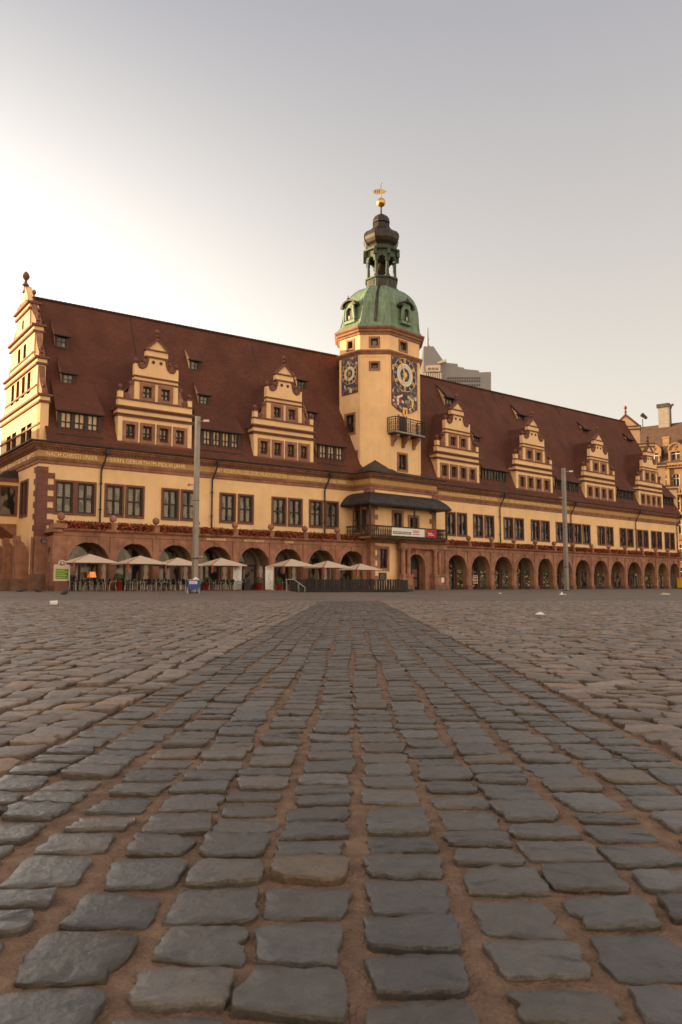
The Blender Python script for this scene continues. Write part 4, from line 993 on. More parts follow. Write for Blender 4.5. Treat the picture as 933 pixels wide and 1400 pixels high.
M['vanegold'] = mat('weathered_gilding', (.55, .42, .22), .45, metal=.6)
vn = MB().mat('vanegold'); vn.m = T(0, 0, 43.8) @ Matrix.Diagonal((.88, 1, .88, 1)) @ T(0, 0, -43.8)
out = [(.05, 43.45), (-.5, 43.42), (-.95, 43.55), (-1.08, 43.75), (-.9, 43.95), (-.45, 44.1), (.05, 44.18)]
vn.prism(out, -.02, .02); vn.prism([(.05, 43.5), (.45, 43.55), (.55, 43.7), (.75, 43.78), (.55, 43.86), (.5, 44.0), (.3, 44.0), (.05, 44.1)], -.02, .02)
for x in (-.7, -.45, -.2): vn.mat('copperdark').box(x-.04, x+.04, -.03, .03, 43.6, 44.0)
fixn(vn.build('weather_vane', tower, axm))
# ------------------------------------------------------------------ GROUND
def ground_mat(name, col, joint, bw, rh, var):
    m = bpy.data.materials.new(name); nt, b = nodes(m); L = nt.links.new; N = nt.nodes.new
    geo = N("ShaderNodeNewGeometry"); b.inputs["Roughness"].default_value = .75
    br = N("ShaderNodeTexBrick"); br.inputs["Scale"].default_value = 1; br.inputs["Brick Width"].default_value = bw; br.inputs["Row Height"].default_value = rh; br.inputs["Mortar Size"].default_value = .014; br.inputs["Mortar Smooth"].default_value = .3
    br.inputs["Color1"].default_value = (*[c*1.3 for c in col], 1); br.inputs["Color2"].default_value = (*[c*.7 for c in col], 1); br.inputs["Mortar"].default_value = (*joint, 1)
    no = N("ShaderNodeTexNoise"); no.inputs["Scale"].default_value = 1.5; no.inputs["Detail"].default_value = 2; L(geo.outputs["Position"], no.inputs["Vector"])
    mxv = N("ShaderNodeMix"); mxv.data_type = 'VECTOR'; mxv.inputs[0].default_value = .06; L(geo.outputs["Position"], mxv.inputs[4]); L(no.outputs["Color"], mxv.inputs[5]); L(mxv.outputs[1], br.inputs["Vector"])
    n2_ = N("ShaderNodeTexNoise"); n2_.inputs["Scale"].default_value = .35; n2_.inputs["Detail"].default_value = 6; L(geo.outputs["Position"], n2_.inputs["Vector"])
    mr = N("ShaderNodeMapRange"); mr.inputs[1].default_value = .3; mr.inputs[2].default_value = .7; mr.inputs[3].default_value = 1-var; mr.inputs[4].default_value = 1+var; L(n2_.outputs["Fac"], mr.inputs[0])
    mx = N("ShaderNodeMix"); mx.data_type = 'RGBA'; mx.blend_type = 'MULTIPLY'; mx.inputs[0].default_value = 1; L(br.outputs["Color"], mx.inputs[6]); L(mr.outputs[0], mx.inputs[7]); L(mx.outputs[2], b.inputs["Base Color"])
    bp = N("ShaderNodeBump"); bp.invert = True; bp.inputs["Strength"].default_value = .7; bp.inputs["Distance"].default_value = .02; L(br.outputs["Fac"], bp.inputs["Height"]); L(bp.outputs[0], b.inputs["Normal"])
    return m
M['farpave'] = ground_mat('far_cobbles', (.175, .135, .106), (.10, .062, .04), .15, .12, .25)
M['farstrip'] = ground_mat('far_strip_setts', (.160, .130, .106), (.17, .10, .06), .12, .115, .18)
M['sand'] = mat('reddish_joint_sand', (.275, .170, .110), .95, var=.3, vscale=30., var2=.2, v2scale=3., bump=.8, bscale=180.)
def sett_mat(name, col, rough, bs, bscale, spec):
    m = bpy.data.materials.new(name); nt, b = nodes(m); L = nt.links.new; N = nt.nodes.new
    at = N("ShaderNodeAttribute"); at.attribute_name = "tone"; geo = N("ShaderNodeNewGeometry")
    n = N("ShaderNodeTexNoise"); n.inputs["Scale"].default_value = 28; n.inputs["Detail"].default_value = 7; n.inputs["Roughness"].default_value = .65; L(geo.outputs["Position"], n.inputs["Vector"])
    mr = N("ShaderNodeMapRange"); mr.inputs[1].default_value = .25; mr.inputs[2].default_value = .75; mr.inputs[3].default_value = .72; mr.inputs[4].default_value = 1.28; L(n.outputs["Fac"], mr.inputs[0])
    m1 = N("ShaderNodeMix"); m1.data_type = 'RGBA'; m1.blend_type = 'MULTIPLY'; m1.inputs[0].default_value = 1; m1.inputs[6].default_value = (*col, 1); L(at.outputs["Color"], m1.inputs[7])
    m2 = N("ShaderNodeMix"); m2.data_type = 'RGBA'; m2.blend_type = 'MULTIPLY'; m2.inputs[0].default_value = 1; L(m1.outputs[2], m2.inputs[6]); L(mr.outputs[0], m2.inputs[7])
    # fine speckle of the grain
    n3 = N("ShaderNodeTexNoise"); n3.inputs["Scale"].default_value = 420; n3.inputs["Detail"].default_value = 2; L(geo.outputs["Position"], n3.inputs["Vector"])
    mr3 = N("ShaderNodeMapRange"); mr3.inputs[1].default_value = .35; mr3.inputs[2].default_value = .65; mr3.inputs[3].default_value = .85; mr3.inputs[4].default_value = 1.15; L(n3.outputs["Fac"], mr3.inputs[0])
    m3 = N("ShaderNodeMix"); m3.data_type = 'RGBA'; m3.blend_type = 'MULTIPLY'; m3.inputs[0].default_value = 1; L(m2.outputs[2], m3.inputs[6]); L(mr3.outputs[0], m3.inputs[7])
    L(m3.outputs[2], b.inputs["Base Color"]); b.inputs["Roughness"].default_value = rough; b.inputs["Specular IOR Level"].default_value = spec
    n2_ = N("ShaderNodeTexNoise"); n2_.inputs["Scale"].default_value = bscale; n2_.inputs["Detail"].default_value = 8; n2_.inputs["Roughness"].default_value = .6; L(geo.outputs["Position"], n2_.inputs["Vector"])
    bp = N("ShaderNodeBump"); bp.inputs["Strength"].default_value = bs; bp.inputs["Distance"].default_value = .012; L(n2_.outputs["Fac"], bp.inputs["Height"]); L(bp.outputs[0], b.inputs["Normal"])
    return m
M['sett'] = sett_mat('grey_basalt_setts', (.086, .078, .070), .36, .4, 60., .5)
M['cobble'] = sett_mat('brown_granite_cobbles', (.205, .160, .130), .55, .75, 45., .5)

S0, SK, SW = .012, .0112, .750                    # strip axis x = S0 + SK*y, half width
def stones(name, cells, matname):
    """cells: (cx, cy, half-x, half-y, rot, lod).  Each stone is a rounded, chipped block standing in the sand"""
    V = []; F = []; Tn = []; SM = []
    base = 0
    for (cx, cy, hx, hy, rot, lod) in cells:
        n = (28, 16, 8)[lod]
        t = np.arange(n)/n*2*np.pi + np.pi/4
        # superellipse outline with chipped corners and edges
        e_ = rng.uniform(.10, .30); c, s = np.cos(t), np.sin(t)
        k = (np.abs(c)**(2/e_) + np.abs(s)**(2/e_))**(-e_/2)
        if lod < 2:
            jit = np.convolve(rng.normal(size=n)*.06, [.3, .4, .3], 'same') + rng.normal(size=n)*.022
            for _ in range(rng.integers(0, 4)):
                q_ = rng.integers(n); jit[q_] -= rng.uniform(.05, .16); jit[(q_+1) % n] -= rng.uniform(.02, .1)
        else: jit = rng.normal(size=n)*.03
        k = k*(1+jit)
        tx = rng.uniform(-.09, .09, 2)
        px = c*k*hx*(1+tx[0]*s*k); py = s*k*hy*(1+tx[1]*c*k)
        px = px + rng.uniform(-.05, .05)*py
        cr, sr = math.cos(rot), math.sin(rot)
        zt = rng.normal()*(.0022 if matname == 'sett' else .0036) ; tilt = rng.normal(size=2)*(np.array([.028, .022]) if matname == 'sett' else np.array([.045, .045])); dome = rng.uniform(-.001, .0022) if matname == 'sett' else rng.uniform(.001, .007)
        rad = min(hx, hy)
        rings_ = [(.95, -.022), (1.0, -.0042), (.985, -.0010), (.95, .0002)] + ([(.6, dome*.7)] if lod < 2 else [])
        for (q, z) in rings_:
            jz = rng.normal(size=n)*(.0009 if z > -.02 else 0) if lod < 2 else 0
            x = px*q; y = py*q
            zz = z + zt + x*tilt[0] + y*tilt[1] + jz
            V.append(np.c_[cx + x*cr - y*sr, cy + x*sr + y*cr, zz if np.ndim(zz) else np.full(n, zz)])
        V.append(np.array([[cx, cy, zt+dome]])); nr = len(rings_)
        idx = np.arange(n); nx = (idx+1) % n
        for j in range(nr-1):
            SM.append(np.full(n, lod == 2 or j >= 3)); F.append(np.c_[base+j*n+idx, base+j*n+nx, base+(j+1)*n+nx, base+(j+1)*n+idx])
        ce_ = base+nr*n; SM.append(np.ones(n, bool)); F.append(np.c_[base+(nr-1)*n+idx, base+(nr-1)*n+nx, np.full(n, ce_), np.full(n, -1)])
        tone = rng.normal(1, .17); warm = rng.normal(0, .035) + (.22 if rng.random() < .06 else 0)
        Tn.append((nr*n+1, (max(tone*(1+warm), .4), max(tone, .4), max(tone*(1-warm), .4))))
        base += nr*n+1
    V = np.concatenate(V); F = np.concatenate(F)
    cnt = np.where(F[:, 3] < 0, 3, 4); li = F.ravel(); li = li[li >= 0]
    me = bpy.data.meshes.new(name); me.vertices.add(len(V)); me.vertices.foreach_set("co", V.ravel())
    me.loops.add(len(li)); me.loops.foreach_set("vertex_index", li.astype(np.int32))
    me.polygons.add(len(cnt)); me.polygons.foreach_set("loop_start", np.r_[0, np.cumsum(cnt)[:-1]].astype(np.int32)); me.polygons.foreach_set("loop_total", cnt.astype(np.int32))
    me.polygons.foreach_set("use_smooth", np.concatenate(SM))
    at = me.color_attributes.new("tone", 'FLOAT_COLOR', 'POINT')
    cv = np.concatenate([np.tile((*c, 1.), (k, 1)) for k, c in Tn]); at.data.foreach_set("color", cv.ravel().astype(np.float32))
    me.materials.append(M[matname]); me.update(); me.validate()
    return link(name, me)
YS = 21.0                                          # modelled stones up to here, textured paving beyond
def lodf(y): return 0 if y < 2.6 else (1 if y < 6.5 else 2)
cells = []; NC = 12; pitch = 2*SW/NC
for k in range(NC):
    y = .15 + random.uniform(0, .1)
    while y < YS:
        ln_ = random.choice([.075, .085, .09, .1, .1, .105, .11, .12, .13]) 
        wob = .009*math.sin(y*2.3+k*1.7) + random.gauss(0, .003)
        cx = S0 + SK*(y+ln_/2) - SW + (k+.5)*pitch + wob
        g = .0065 + random.uniform(0, .0075)
        cells.append((cx, y+ln_/2, pitch/2-g, ln_/2-.007-random.uniform(0, .006), random.gauss(0, .032), lodf(y))); y += ln_
tag(stones('sett_paving', cells, 'sett'), kind='structure')
def inview(x, y): return abs(x) < .47*y + 1.1
cells = []
# left field: courses parallel to the strip
k = 0
while True:
    off = -SW - .008 - (k+.5)*.128; k += 1
    if S0 + SK*YS + off < -(.47*YS+1.2): break
    y = .3 + random.uniform(0, .15)
    while y < YS:
        ln_ = random.uniform(.085, .15); cx = S0 + SK*y + off + .012*math.sin(y*1.9+k)
        if inview(cx, y): cells.append((cx, y+ln_/2,   .064-.007-random.uniform(0,.005), ln_/2-.006-random.uniform(0,.004), random.gauss(0, .05), lodf(y)))
        y += ln_
# right field: courses running across
y = .3
while y < YS:
    h_ = random.uniform(.09, .125); x = S0 + SK*y + SW + .012 + random.uniform(0, .025)
    while x < .47*y + 1.2:
        ln_ = random.uniform(.10, .19)
        cells.append((x+ln_/2, y+h_/2+.012*math.sin(x*2.1+y), ln_/2-.009, h_/2-.007, random.gauss(0, .05), lodf(y))); x += ln_
    y += h_
tag(stones('cobble_paving', cells, 'cobble'), kind='structure')
gm = MB().mat('sand'); xa, xb = S0+SK*-3-SW-.01, S0+SK*YS-SW-.01; xc, xd = S0+SK*-3+SW+.01, S0+SK*YS+SW+.01
gm.add([(xa,-3,-.0072),(xc,-3,-.0072),(xd,YS,-.0072),(xb,YS,-.0072)], [(0,1,2,3)])
gm.add([(-13,-3,-.0155),(xa,-3,-.0155),(xb,YS,-.0155),(-13,YS,-.0155)], [(0,1,2,3)]); gm.add([(xc,-3,-.0155),(13,-3,-.0155),(13,YS,-.0155),(xd,YS,-.0155)], [(0,1,2,3)])
tag(gm.build('joint_sand'), kind='structure')
gf = MB().mat('farpave'); gf.add([(-900, -900, -.024), (900, -900, -.024), (900, 1500, -.024), (-900, 1500, -.024)], [(0,1,2,3)]); tag(gf.build('ground'), kind='structure')
gs = MB().mat('farpave'); gs.add([(-90, YS, -.0045), (130, YS, -.0045), (130, 140, -.0045), (-90, 140, -.0045)], [(0,1,2,3)]); tag(gs.build('market_square'), kind='structure')
fs = MB().mat('farstrip'); fs.add([(S0+SK*YS-SW, YS, 0), (S0+SK*YS+SW, YS, 0), (S0+SK*50+.62, 50, 0), (S0+SK*50-.62, 50, 0)], [(0,1,2,3)]); tag(fs.build('paved_strip'), kind='structure')
pv = MB().mat('plinth'); pv.m = FL; pv.box(-.8, 31, -7.2, -.4, -.02, .03); tag(pv.build('terrace_pavement'), kind='structure')

gt = MB().mat('sand')
for _ in range(5200):
    y = random.uniform(.5, 3.2)**1.0; x = random.uniform(-.47*y-.3, .47*y+.3); r = random.uniform(.0008, .0026)
    gt.add([(x-r, y-r, -.0078), (x+r*1.2, y-r*.7, -.0078), (x, y+r, -.0078), (x+random.uniform(-r, r)*.4, y, -.0072+r*1.2)], [(0,1,3),(1,2,3),(2,0,3)])
tag(gt.build('joint_grit'), kind='stuff')
# ------------------------------------------------------------------ TERRACE
ORDL = ['first','second','third','fourth','fifth','sixth','seventh','eighth']
# geranium troughs on the arcade ledge
def trough(Fr, a, b, lab, grp, dens):
    mw = Fr @ T((a+b)/2, -1.95, 4.77); hw = (b-a)/2
    t = MB().mat('trough'); t.box(-hw, hw, -.2, .2, 0, .24)
    o = t.build('flower_trough', None, mw); tag(o, lab, 'flower trough', grp)
    f = MB().mat('redleaf')
    f.leaves(int(dens*(b-a)), lambda: (random.uniform(-hw, hw), random.gauss(-.1, .17), random.uniform(-.06, .5)), .12)
    f.mat('oliveleaf').leaves(int(dens*.45*(b-a)), lambda: (random.uniform(-hw, hw), random.gauss(-.05, .16), random.uniform(.05, .6)), .10)
    f.build('flowers', o)
for i in range(8):
    a, b = LB[i]+.35, LB[i+1]-.3
    lab = 'red geranium trough above the %s arcade arch from the street corner' % ORDL[i] if i < 7 else 'red geranium trough on the arcade ledge just left of the tower'
    trough(FL, a, b, lab, 'geranium troughs on the left arcade', 380)
for i in range(13):
    lab = 'red geranium trough above the %s arcade arch right of the portal' % ORD[i] if i < 12 else 'red geranium trough on the arcade ledge above the last arch on the right'
    trough(FR, RBD[i]+.3, RBD[i+1]-.3, lab, 'geranium troughs on the right arcade', 300)
bt = MB().mat('trough'); bt.m = FR; bt.box(-3.7, 7.0, -3.72, -3.5, 5.0, 5.12)
o = bt.build('flower_trough'); tag(o, 'dark green planting trailing along the foot of the tower balcony', 'flower trough')
f = MB().mat('leaf'); f.m = FR; f.leaves(700, lambda: (random.uniform(-3.8, 7.0), -3.66+random.gauss(0, .08), 5.06+random.gauss(0, .1)), .07); f.mat('oliveleaf').leaves(700, lambda: (random.uniform(-3.8, 7.0), -3.66+random.gauss(0, .08), 5.03+random.gauss(0, .1)), .07); f.build('foliage', o)

# banner on the balcony rail
bn = MB().mat('paper'); bn.m = FR; bn.box(-.95, 3.75, -3.64, -3.6, 5.32, 6.1); BN = bn.build('banner'); tag(BN, 'long white and red printed banner tied to the timber balcony rail', 'banner')
b2 = MB(); b2.m = FR; b2.mat('bannergrey').box(-.8, 1.75, -3.652, -3.638, 5.5, 5.74); b2.mat('bannerred')
for z, a, b in ((5.86, 2.0, 3.0), (5.72, 2.05, 2.9), (5.52, 2.0, 2.95)): b2.box(a, b, -3.65, -3.638, z, z+.07)
b2.mat('white')
x = -.7
while x < 1.6:
    wd = random.uniform(.1, .24); b2.box(x, x+wd, -3.66, -3.65, 5.58, 5.66); x += wd+.05
b2.build('banner_print', BN)
b3 = MB(); b3.m = FR; b3.mat('bannerred').box(4.05, 5.5, -3.645, -3.6, 5.3, 6.12); b3.mat('white').box(4.3, 5.1, -3.655, -3.644, 5.55, 5.62); b3.box(4.2, 4.9, -3.655, -3.644, 5.72, 5.78); b3.mat('black').box(4.9, 5.35, -3.655, -3.644, 5.85, 5.95); b3.build('red_panel', BN)

# parasols
UD = 4.4
ux = [2.7, 6.6, 9.7, 13.55, 20.45, 24.3, 28.05]
un = MB().mat('canvas'); hw = 1.62
zt, ze = 2.76, 2.12
for k in range(4):
    a = [(-hw,-hw),(hw,-hw),(hw,hw),(-hw,hw)]; p, q = a[k], a[(k+1) % 4]; mid = ((p[0]+q[0])/2*.985, (p[1]+q[1])/2*.985)
    un.add([(0,0,zt), (*p, ze), (*mid, ze+.015), (*q, ze), (*p, ze-.07), (*mid, ze-.06), (*q, ze-.07)], [(0,1,2),(0,2,3),(1,4,5,2),(2,5,6,3)])
UP = empty('parasol', FL @ T(ux[0], -UD, 0)); 
un.build('canopy', UP)
m_ = MB().mat('redcloth')
m_.add([(-hw-.03, -hw+.17, ze+.005), (-hw-.03, -hw-.01, ze+.0), (-.02, -.02, zt+.02), (-.03, .06, zt+.01)], [(0,1,2,3)])
m_.box(-hw-.05, -hw+.02, -hw-.04, -hw+.16, 1.45, ze-.03); m_.build('valance', UP)
m_ = MB().mat('timber'); m_.tube((0,0,.1), (0,0,zt), .035, 8); m_.build('pole', UP)
m_ = MB().mat('timber')
for sx in (-1, 1):
    for sy in (-1, 1): m_.tube((0,0,zt-.1), (sx*hw*.97, sy*hw*.97, ze-.0), .016, 5); m_.tube((0,0,zt-.7), (sx*hw*.5, sy*hw*.5, (zt+ze)/2-.06), .012, 5)
m_.build('ribs', UP)
m_ = MB().mat('plinth'); m_.box(-.35, .35, -.35, .35, .03, .12, .03); m_.build('base', UP)
for i, u in enumerate(ux):
    o = UP if i == 0 else clone(UP, FL @ T(u, -UD, 0) @ Matrix.Rotation(R_([0, 2, -2, 1, -3, 2, 0][i]), 4, 'Z') @ Matrix.Scale([1., .99, .96, .98, 1.0, .97, .9][i], 4))
    lab = ['square beige parasol nearest the street corner, beside the green menu board', 'square beige parasol, second from the street corner, right of the red planter', 'square beige parasol just left of the tall grey light mast', 'square beige parasol just right of the tall grey light mast', 'square beige parasol beside the steel handrail, right of the white roll-up banners', 'square beige parasol above the left part of the dark board fence', 'square beige parasol nearest the tower, above the dark board fence'][i]
    tag(o, lab, 'parasol', 'beige parasols on the terrace')

# bistro chairs and tables
CH = empty('bistro_chair', FL @ T(0, -5, .03))
c = MB().mat('chair'); c.box(-.21, .21, -.2, .2, .43, .47); c.build('seat', CH)
c = MB().mat('chair'); c.add([(-.21,.19,.5),(.21,.19,.5),(.2,.27,.9),(-.2,.27,.9),(-.21,.22,.5),(.21,.22,.5),(.2,.3,.9),(-.2,.3,.9)], [(0,1,2,3),(7,6,5,4),(3,2,6,7),(0,3,7,4),(1,5,6,2)]); c.build('backrest', CH)
for sx in (-1, 1):
    c = MB().mat('steel'); c.tube((sx*.2,-.19,.66), (sx*.24,-.24,0), .015, 6); c.build('leg', CH)
    c = MB().mat('steel'); c.tube((sx*.21,.28,.9), (sx*.2,.19,.45), .015, 6); c.tube((sx*.2,.19,.45), (sx*.23,.27,0), .015, 6); c.build('leg', CH)
    c = MB().mat('steel'); c.tube((sx*.2,-.19,.66), (sx*.21,.23,.68), .018, 6); c.build('armrest', CH)
TB_ = empty('bistro_table', FL @ T(0, -5, .03))
c = MB().mat('chair'); c.lathe([(.36,.72),(.37,.74),(.36,.75)], 20); c.build('table_top', TB_)
c = MB().mat('steel'); c.tube((0,0,.04), (0,0,.72), .03, 8); c.build('column', TB_)
c = MB().mat('iron'); c.lathe([(.24,0),(.24,.02),(.06,.06)], 14); c.build('foot', TB_)
zone = ['under the parasol nearest the corner', 'under the second parasol from the corner', 'under the parasol left of the mast', 'under the parasol right of the mast', 'left of the steel handrail']
zx = [(1.3, 4.1), (5.2, 8.1), (8.3, 11.0), (12.2, 15.0), (19.3, 20.9)]
first = [True, True]
for zi, (a, b) in enumerate(zx):
    n = [3, 3, 3, 3, 2][zi]
    for k in range(n):
        tx = a + (k+.5)*(b-a)/n
        for row, dd in enumerate((5.3, 3.9)):
            if zi == 4 and row: continue
            mw = FL @ T(tx, -dd, .03)
            if first[0]: TB_.matrix_basis = mw; WORLD[TB_] = mw; t = TB_; first[0] = False
            else: t = clone(TB_, mw)
            tag(t, 'small round table %s, %s row' % (zone[zi], ('front', 'back')[row]), 'table', 'bistro tables on the terrace')
            for ang in ((90, -90) if row == 0 else (75, -100, 180)):
                ang += random.uniform(-25, 25); r = .52
                p = (tx + r*math.cos(R_(ang-90)) , -dd + r*math.sin(R_(ang-90)))
                mw = FL @ T(p[0], p[1], .03) @ Matrix.Rotation(R_(ang) + math.pi, 4, 'Z')
                if first[1]: CH.matrix_basis = mw; WORLD[CH] = mw; q = CH; first[1] = False
                else: q = clone(CH, mw)
                tag(q, 'dark metal-legged chair %s, %s row' % (zone[zi], ('front', 'back')[row]), 'chair', 'terrace chairs, %s row, %s' % (('front', 'back')[row], zone[zi]))

# red pots with clipped shrubs
def pot(u, d, k, lab):
    mw = FL @ T(u, -d, .03) @ Matrix.Scale(k*.82, 4)
    p = MB().mat('redpot'); p.lathe([(.24,0),(.27,.05),(.36,.72),(.39,.74),(.39,.8),(.33,.8),(.32,.74)], 18); o = p.build('red_planter', None, mw, True); tag(o, lab, 'planter', 'red planters on the terrace')
    f = MB().mat('leaf')
    def pt():
        v = Vector(rng.normal(size=3)).normalized()*random.uniform(.25, .46); return (v.x, v.y, 1.08+v.z*.8)
    f.leaves(420, pt, .06); f.build('shrub', o)
pot(4.6, 5.3, 1.12, 'tall red planter with a clipped green shrub between first two parasols'); pot(12.0, 5.1, .95, 'red planter with round green shrub just right of the grey light mast')
pot(17.2, 4.4, 1.0, 'red planter under the arch between the two white roll-up banners'); pot(18.45, 5.6, .88, 'low red planter with a round shrub in front of the right roll-up banner')
pot(15.6, 4.2, .7, 'small red planter beside the left roll-up banner'); pot(22.9, 3.6, .95, 'red planter half hidden behind the dark board fence')
# roll-up banners
def rollup(u, d, lab):
    r = MB().mat('steel'); r.box(-.42, .42, -.12, .12, 0, .08); mw = FL @ T(u, -d, .03); o = r.build('rollup_banner', None, mw); tag(o, lab, 'banner', 'white roll-up banners')
    s = MB().mat('paper'); s.box(-.4, .4, -.015, .015, .08, 2.0); s.mat('canvas').box(-.33, .33, -.022, -.014, 1.7, 1.86); s.mat('bannergrey')
    pts = [(.1*math.sin(t*1.3), .5+t*.17) for t in range(7)]
    for a, b in zip(pts[:-1], pts[1:]): s.tube((a[0], -.018, a[1]), (b[0], -.018, b[1]), .016, 4)
    s.mat('redcloth').box(-.3, .3, -.022, -.014, 1.88, 1.94); s.build('banner_sheet', o)
rollup(15.0, 4.6, 'white roll-up banner left of the open arch, beside the tables'); rollup(18.1, 4.6, 'white roll-up banner right of the open arch, behind the low red planter')
ea = MB().mat('boards'); ea.m = FL @ T(15.55, -5.2, .03); ea.add([(-.3,-.25,0),(.3,-.25,0),(.3,0,.95),(-.3,0,.95),(-.3,.25,0),(.3,.25,0)], [(0,1,2,3),(4,5,2,3)]); ea.mat('timber').box(-.33, -.28, -.27, -.2, 0, .95); tag(ea.build('chalkboard'), 'small dark folding chalkboard standing beside the left roll-up banner', 'chalkboard')
# menu board on the street corner
mb_ = MB().mat('stonedark'); MBm = FL @ T(.52, -5.0, .03); mb_.box(-.5, .5, -.12, .12, 0, .72); o = mb_.build('menu_board', None, MBm); tag(o, 'pale framed green menu board with a round crest on a dark stand', 'menu board')
s = MB().mat('canvas'); s.box(-.56, .56, -.1, .1, .72, 1.9); s.mat('greenboard').box(-.45, .45, -.12, -.09, .88, 1.58); s.mat('lime')
for z, b in ((1.46, .2), (1.34, .38), (1.2, .2), (1.08, .3), (.95, .25)): s.box(-.42, b, -.128, -.118, z, z+.055)
s.build('board_panel', o)
s = MB().mat('canvas'); s.tube((0,-.09,1.98), (0,.09,1.98), .25, 20); s.mat('bannergrey').tube((0,-.1,1.98), (0,-.088,1.98), .17, 16); s.mat('canvas').tube((0,-.108,2.0), (0,-.099,2.0), .1, 6); s.mat('bannergrey').box(-.22, .22, -.11, -.09, 1.86, 1.9); s.build('crest', o)
# street sign on the corner
sg_ = MB().mat('black'); sg_.m = FL; sg_.box(.3, 1.0, -.16, -.1, 3.7, 3.95); sg_.mat('white').box(.34, .96, -.163, -.159, 3.73, 3.745); o = sg_.build('street_sign'); tag(o, 'small dark street name plate on the corner stonework', 'street sign')
ftext('MARKT', FL, .42, .88, 3.77, .13, -.165, 'white', o, 'sign_text', .002)
# lit lamp in the first arch
la = MB().mat('lamp'); la.lathe([(.3, 1.05), (.34, 1.1), (.24, 1.5)], 14, (0,0), 0, False); o = la.build('table_lamp', None, FL @ T(4.1, -.9, 0)); tag(o, 'glowing orange lamp inside the first arch', 'lamp')
s = MB().mat('timber'); s.tube((0,0,0), (0,0,1.1), .04); s.lathe([(.2,0),(.2,.04)], 12); s.build('lamp_stand', o)

# dark board fence round the platform by the tower, with a handrail
pf_ = MB().mat('boards'); pf0 = Vector((-3.6, 51.2)); pf1 = Vector((3.75, 50.7)); pf2 = Vector((5.2, 60.)); 
pla = MB().mat('boards'); pla.add([(-2.6,50.2,.14),(4.1,49.9,.14),(5.6,61,.14),(-4,62,.14),(-2.6,50.2,0),(4.1,49.9,0),(5.6,61,0),(-4,62,0)], [(0,1,2,3),(4,5,1,0),(5,6,2,1),(7,4,0,3)]); PLT = pla.build('terrace_platform'); tag(PLT, 'low dark timber platform with a raised edge before the tower', 'platform')
FE_ = empty('board_fence', T(-2.4, 50.6, .14)); tag(FE_, 'long dark vertical board fence screening the terrace before the tower', 'fence')
def boards(a, b):
    m = MB().mat('boards'); L_ = (b-a).length; n = int(L_/.16); d = (b-a)/L_; nn = Vector((-d.y, d.x))
    for k in range(n):
        p = a + d*(k*L_/n+.008); q = a + d*((k+1)*L_/n-.008); h = .82+random.uniform(-.008, .008); o_ = nn*(.02+random.uniform(0, .008))
        m.add([(p.x-o_.x,p.y-o_.y,.15),(q.x-o_.x,q.y-o_.y,.15),(q.x+o_.x,q.y+o_.y,.15),(p.x+o_.x,p.y+o_.y,.15),(p.x-o_.x,p.y-o_.y,h),(q.x-o_.x,q.y-o_.y,h),(q.x+o_.x,q.y+o_.y,h),(p.x+o_.x,p.y+o_.y,h)], [(4,5,6,7),(0,1,5,4),(1,2,6,5),(2,3,7,6),(3,0,4,7)])
    m.build('board_panel', FE_, I4)
boards(Vector((-3.3, 50.75)), Vector((3.75, 50.5))); boards(Vector((3.75, 50.5)), Vector((5.1, 60.)))
for x, y in ((-3.3, 50.7), (-1.6, 50.62), (.2, 50.56), (2.0, 50.5), (3.75, 50.45)):
    p = MB().mat('timber'); p.box(x-.05, x+.05, y-.03, y+.06, .14, .86); p.build('post', FE_, I4)
for x in (2.25, 2.9, 3.3):
    p = MB().mat('zinc'); p.box(x-.02, x+.02, 50.44, 50.47, .4 if x > 2.5 else .15, .84); p.build('metal_strip', FE_, I4)
hr = MB().mat('steel'); hr.tube((-3.55, 50.4, .8), (-3.0, 50.3, .8), .03); hr.tube((-3.0, 50.3, .8), (-2.3, 50.1, .3), .03); hr.tube((-3.5, 50.4, .02), (-3.5, 50.4, .8), .025); hr.tube((-2.7, 50.2, .02), (-2.7, 50.2, .55), .025); hr.tube((-2.3, 50.1, .02), (-2.3, 50.1, .32), .025)
tag(hr.build('handrail'), 'sloping stainless handrail at the steps to the platform', 'handrail')

# tall light masts
def mast(x, y, h, wd, lab, parts):
    m = MB().mat('zinc'); m.box(-wd/2, wd/2, -wd/2, wd/2, 0, h, wd*.06); m.mat('slate').box(-wd/2-.08, wd/2+.08, -wd/2-.08, wd/2+.08, 0, .05)
    o = m.build('light_mast', None, T(x, y, 0) @ Matrix.Rotation(R_(38), 4, 'Z')); tag(o, lab, 'light mast', 'tall square light masts')
    a = MB().mat('steel'); a.m = Matrix.Rotation(R_(-38), 4, 'Z')
    a.tube((.15, -.1, h-.32), (.55, -.2, h-.3), .03); a.box(.38, .7, -.28, -.12, h-.36, h-.24); a.build('camera_arm', o)
    a = MB().mat('slate'); a.box(-wd/2-.01, wd/2+.01, -wd/2-.01, wd/2+.01, 1.9, 1.96); a.box(-wd/2-.012, wd/2+.012, -wd/2-.012, wd/2+.012, 5.2, 5.23); a.build('joint_band', o)
    for (s, z) in parts: 
        a = MB().mat('steel'); a.m = Matrix.Rotation(R_(-38), 4, 'Z'); a.tube((s*.15, -.15, z), (s*.36, -.2, z), .03); a.ball((s*.4, -.2, z), .08, 6); a.build('fitting', o)
    return o
mast(-8.2, 44.0, 10.05, .265, 'tall grey square light mast standing before the left arcade, behind the blue cart', [(-1, 6.1), (1, 2.0)])
mast(18.4, 64.0, 10.1, .29, 'tall grey square light mast standing before the right arcade', [(-1, 7.6)])
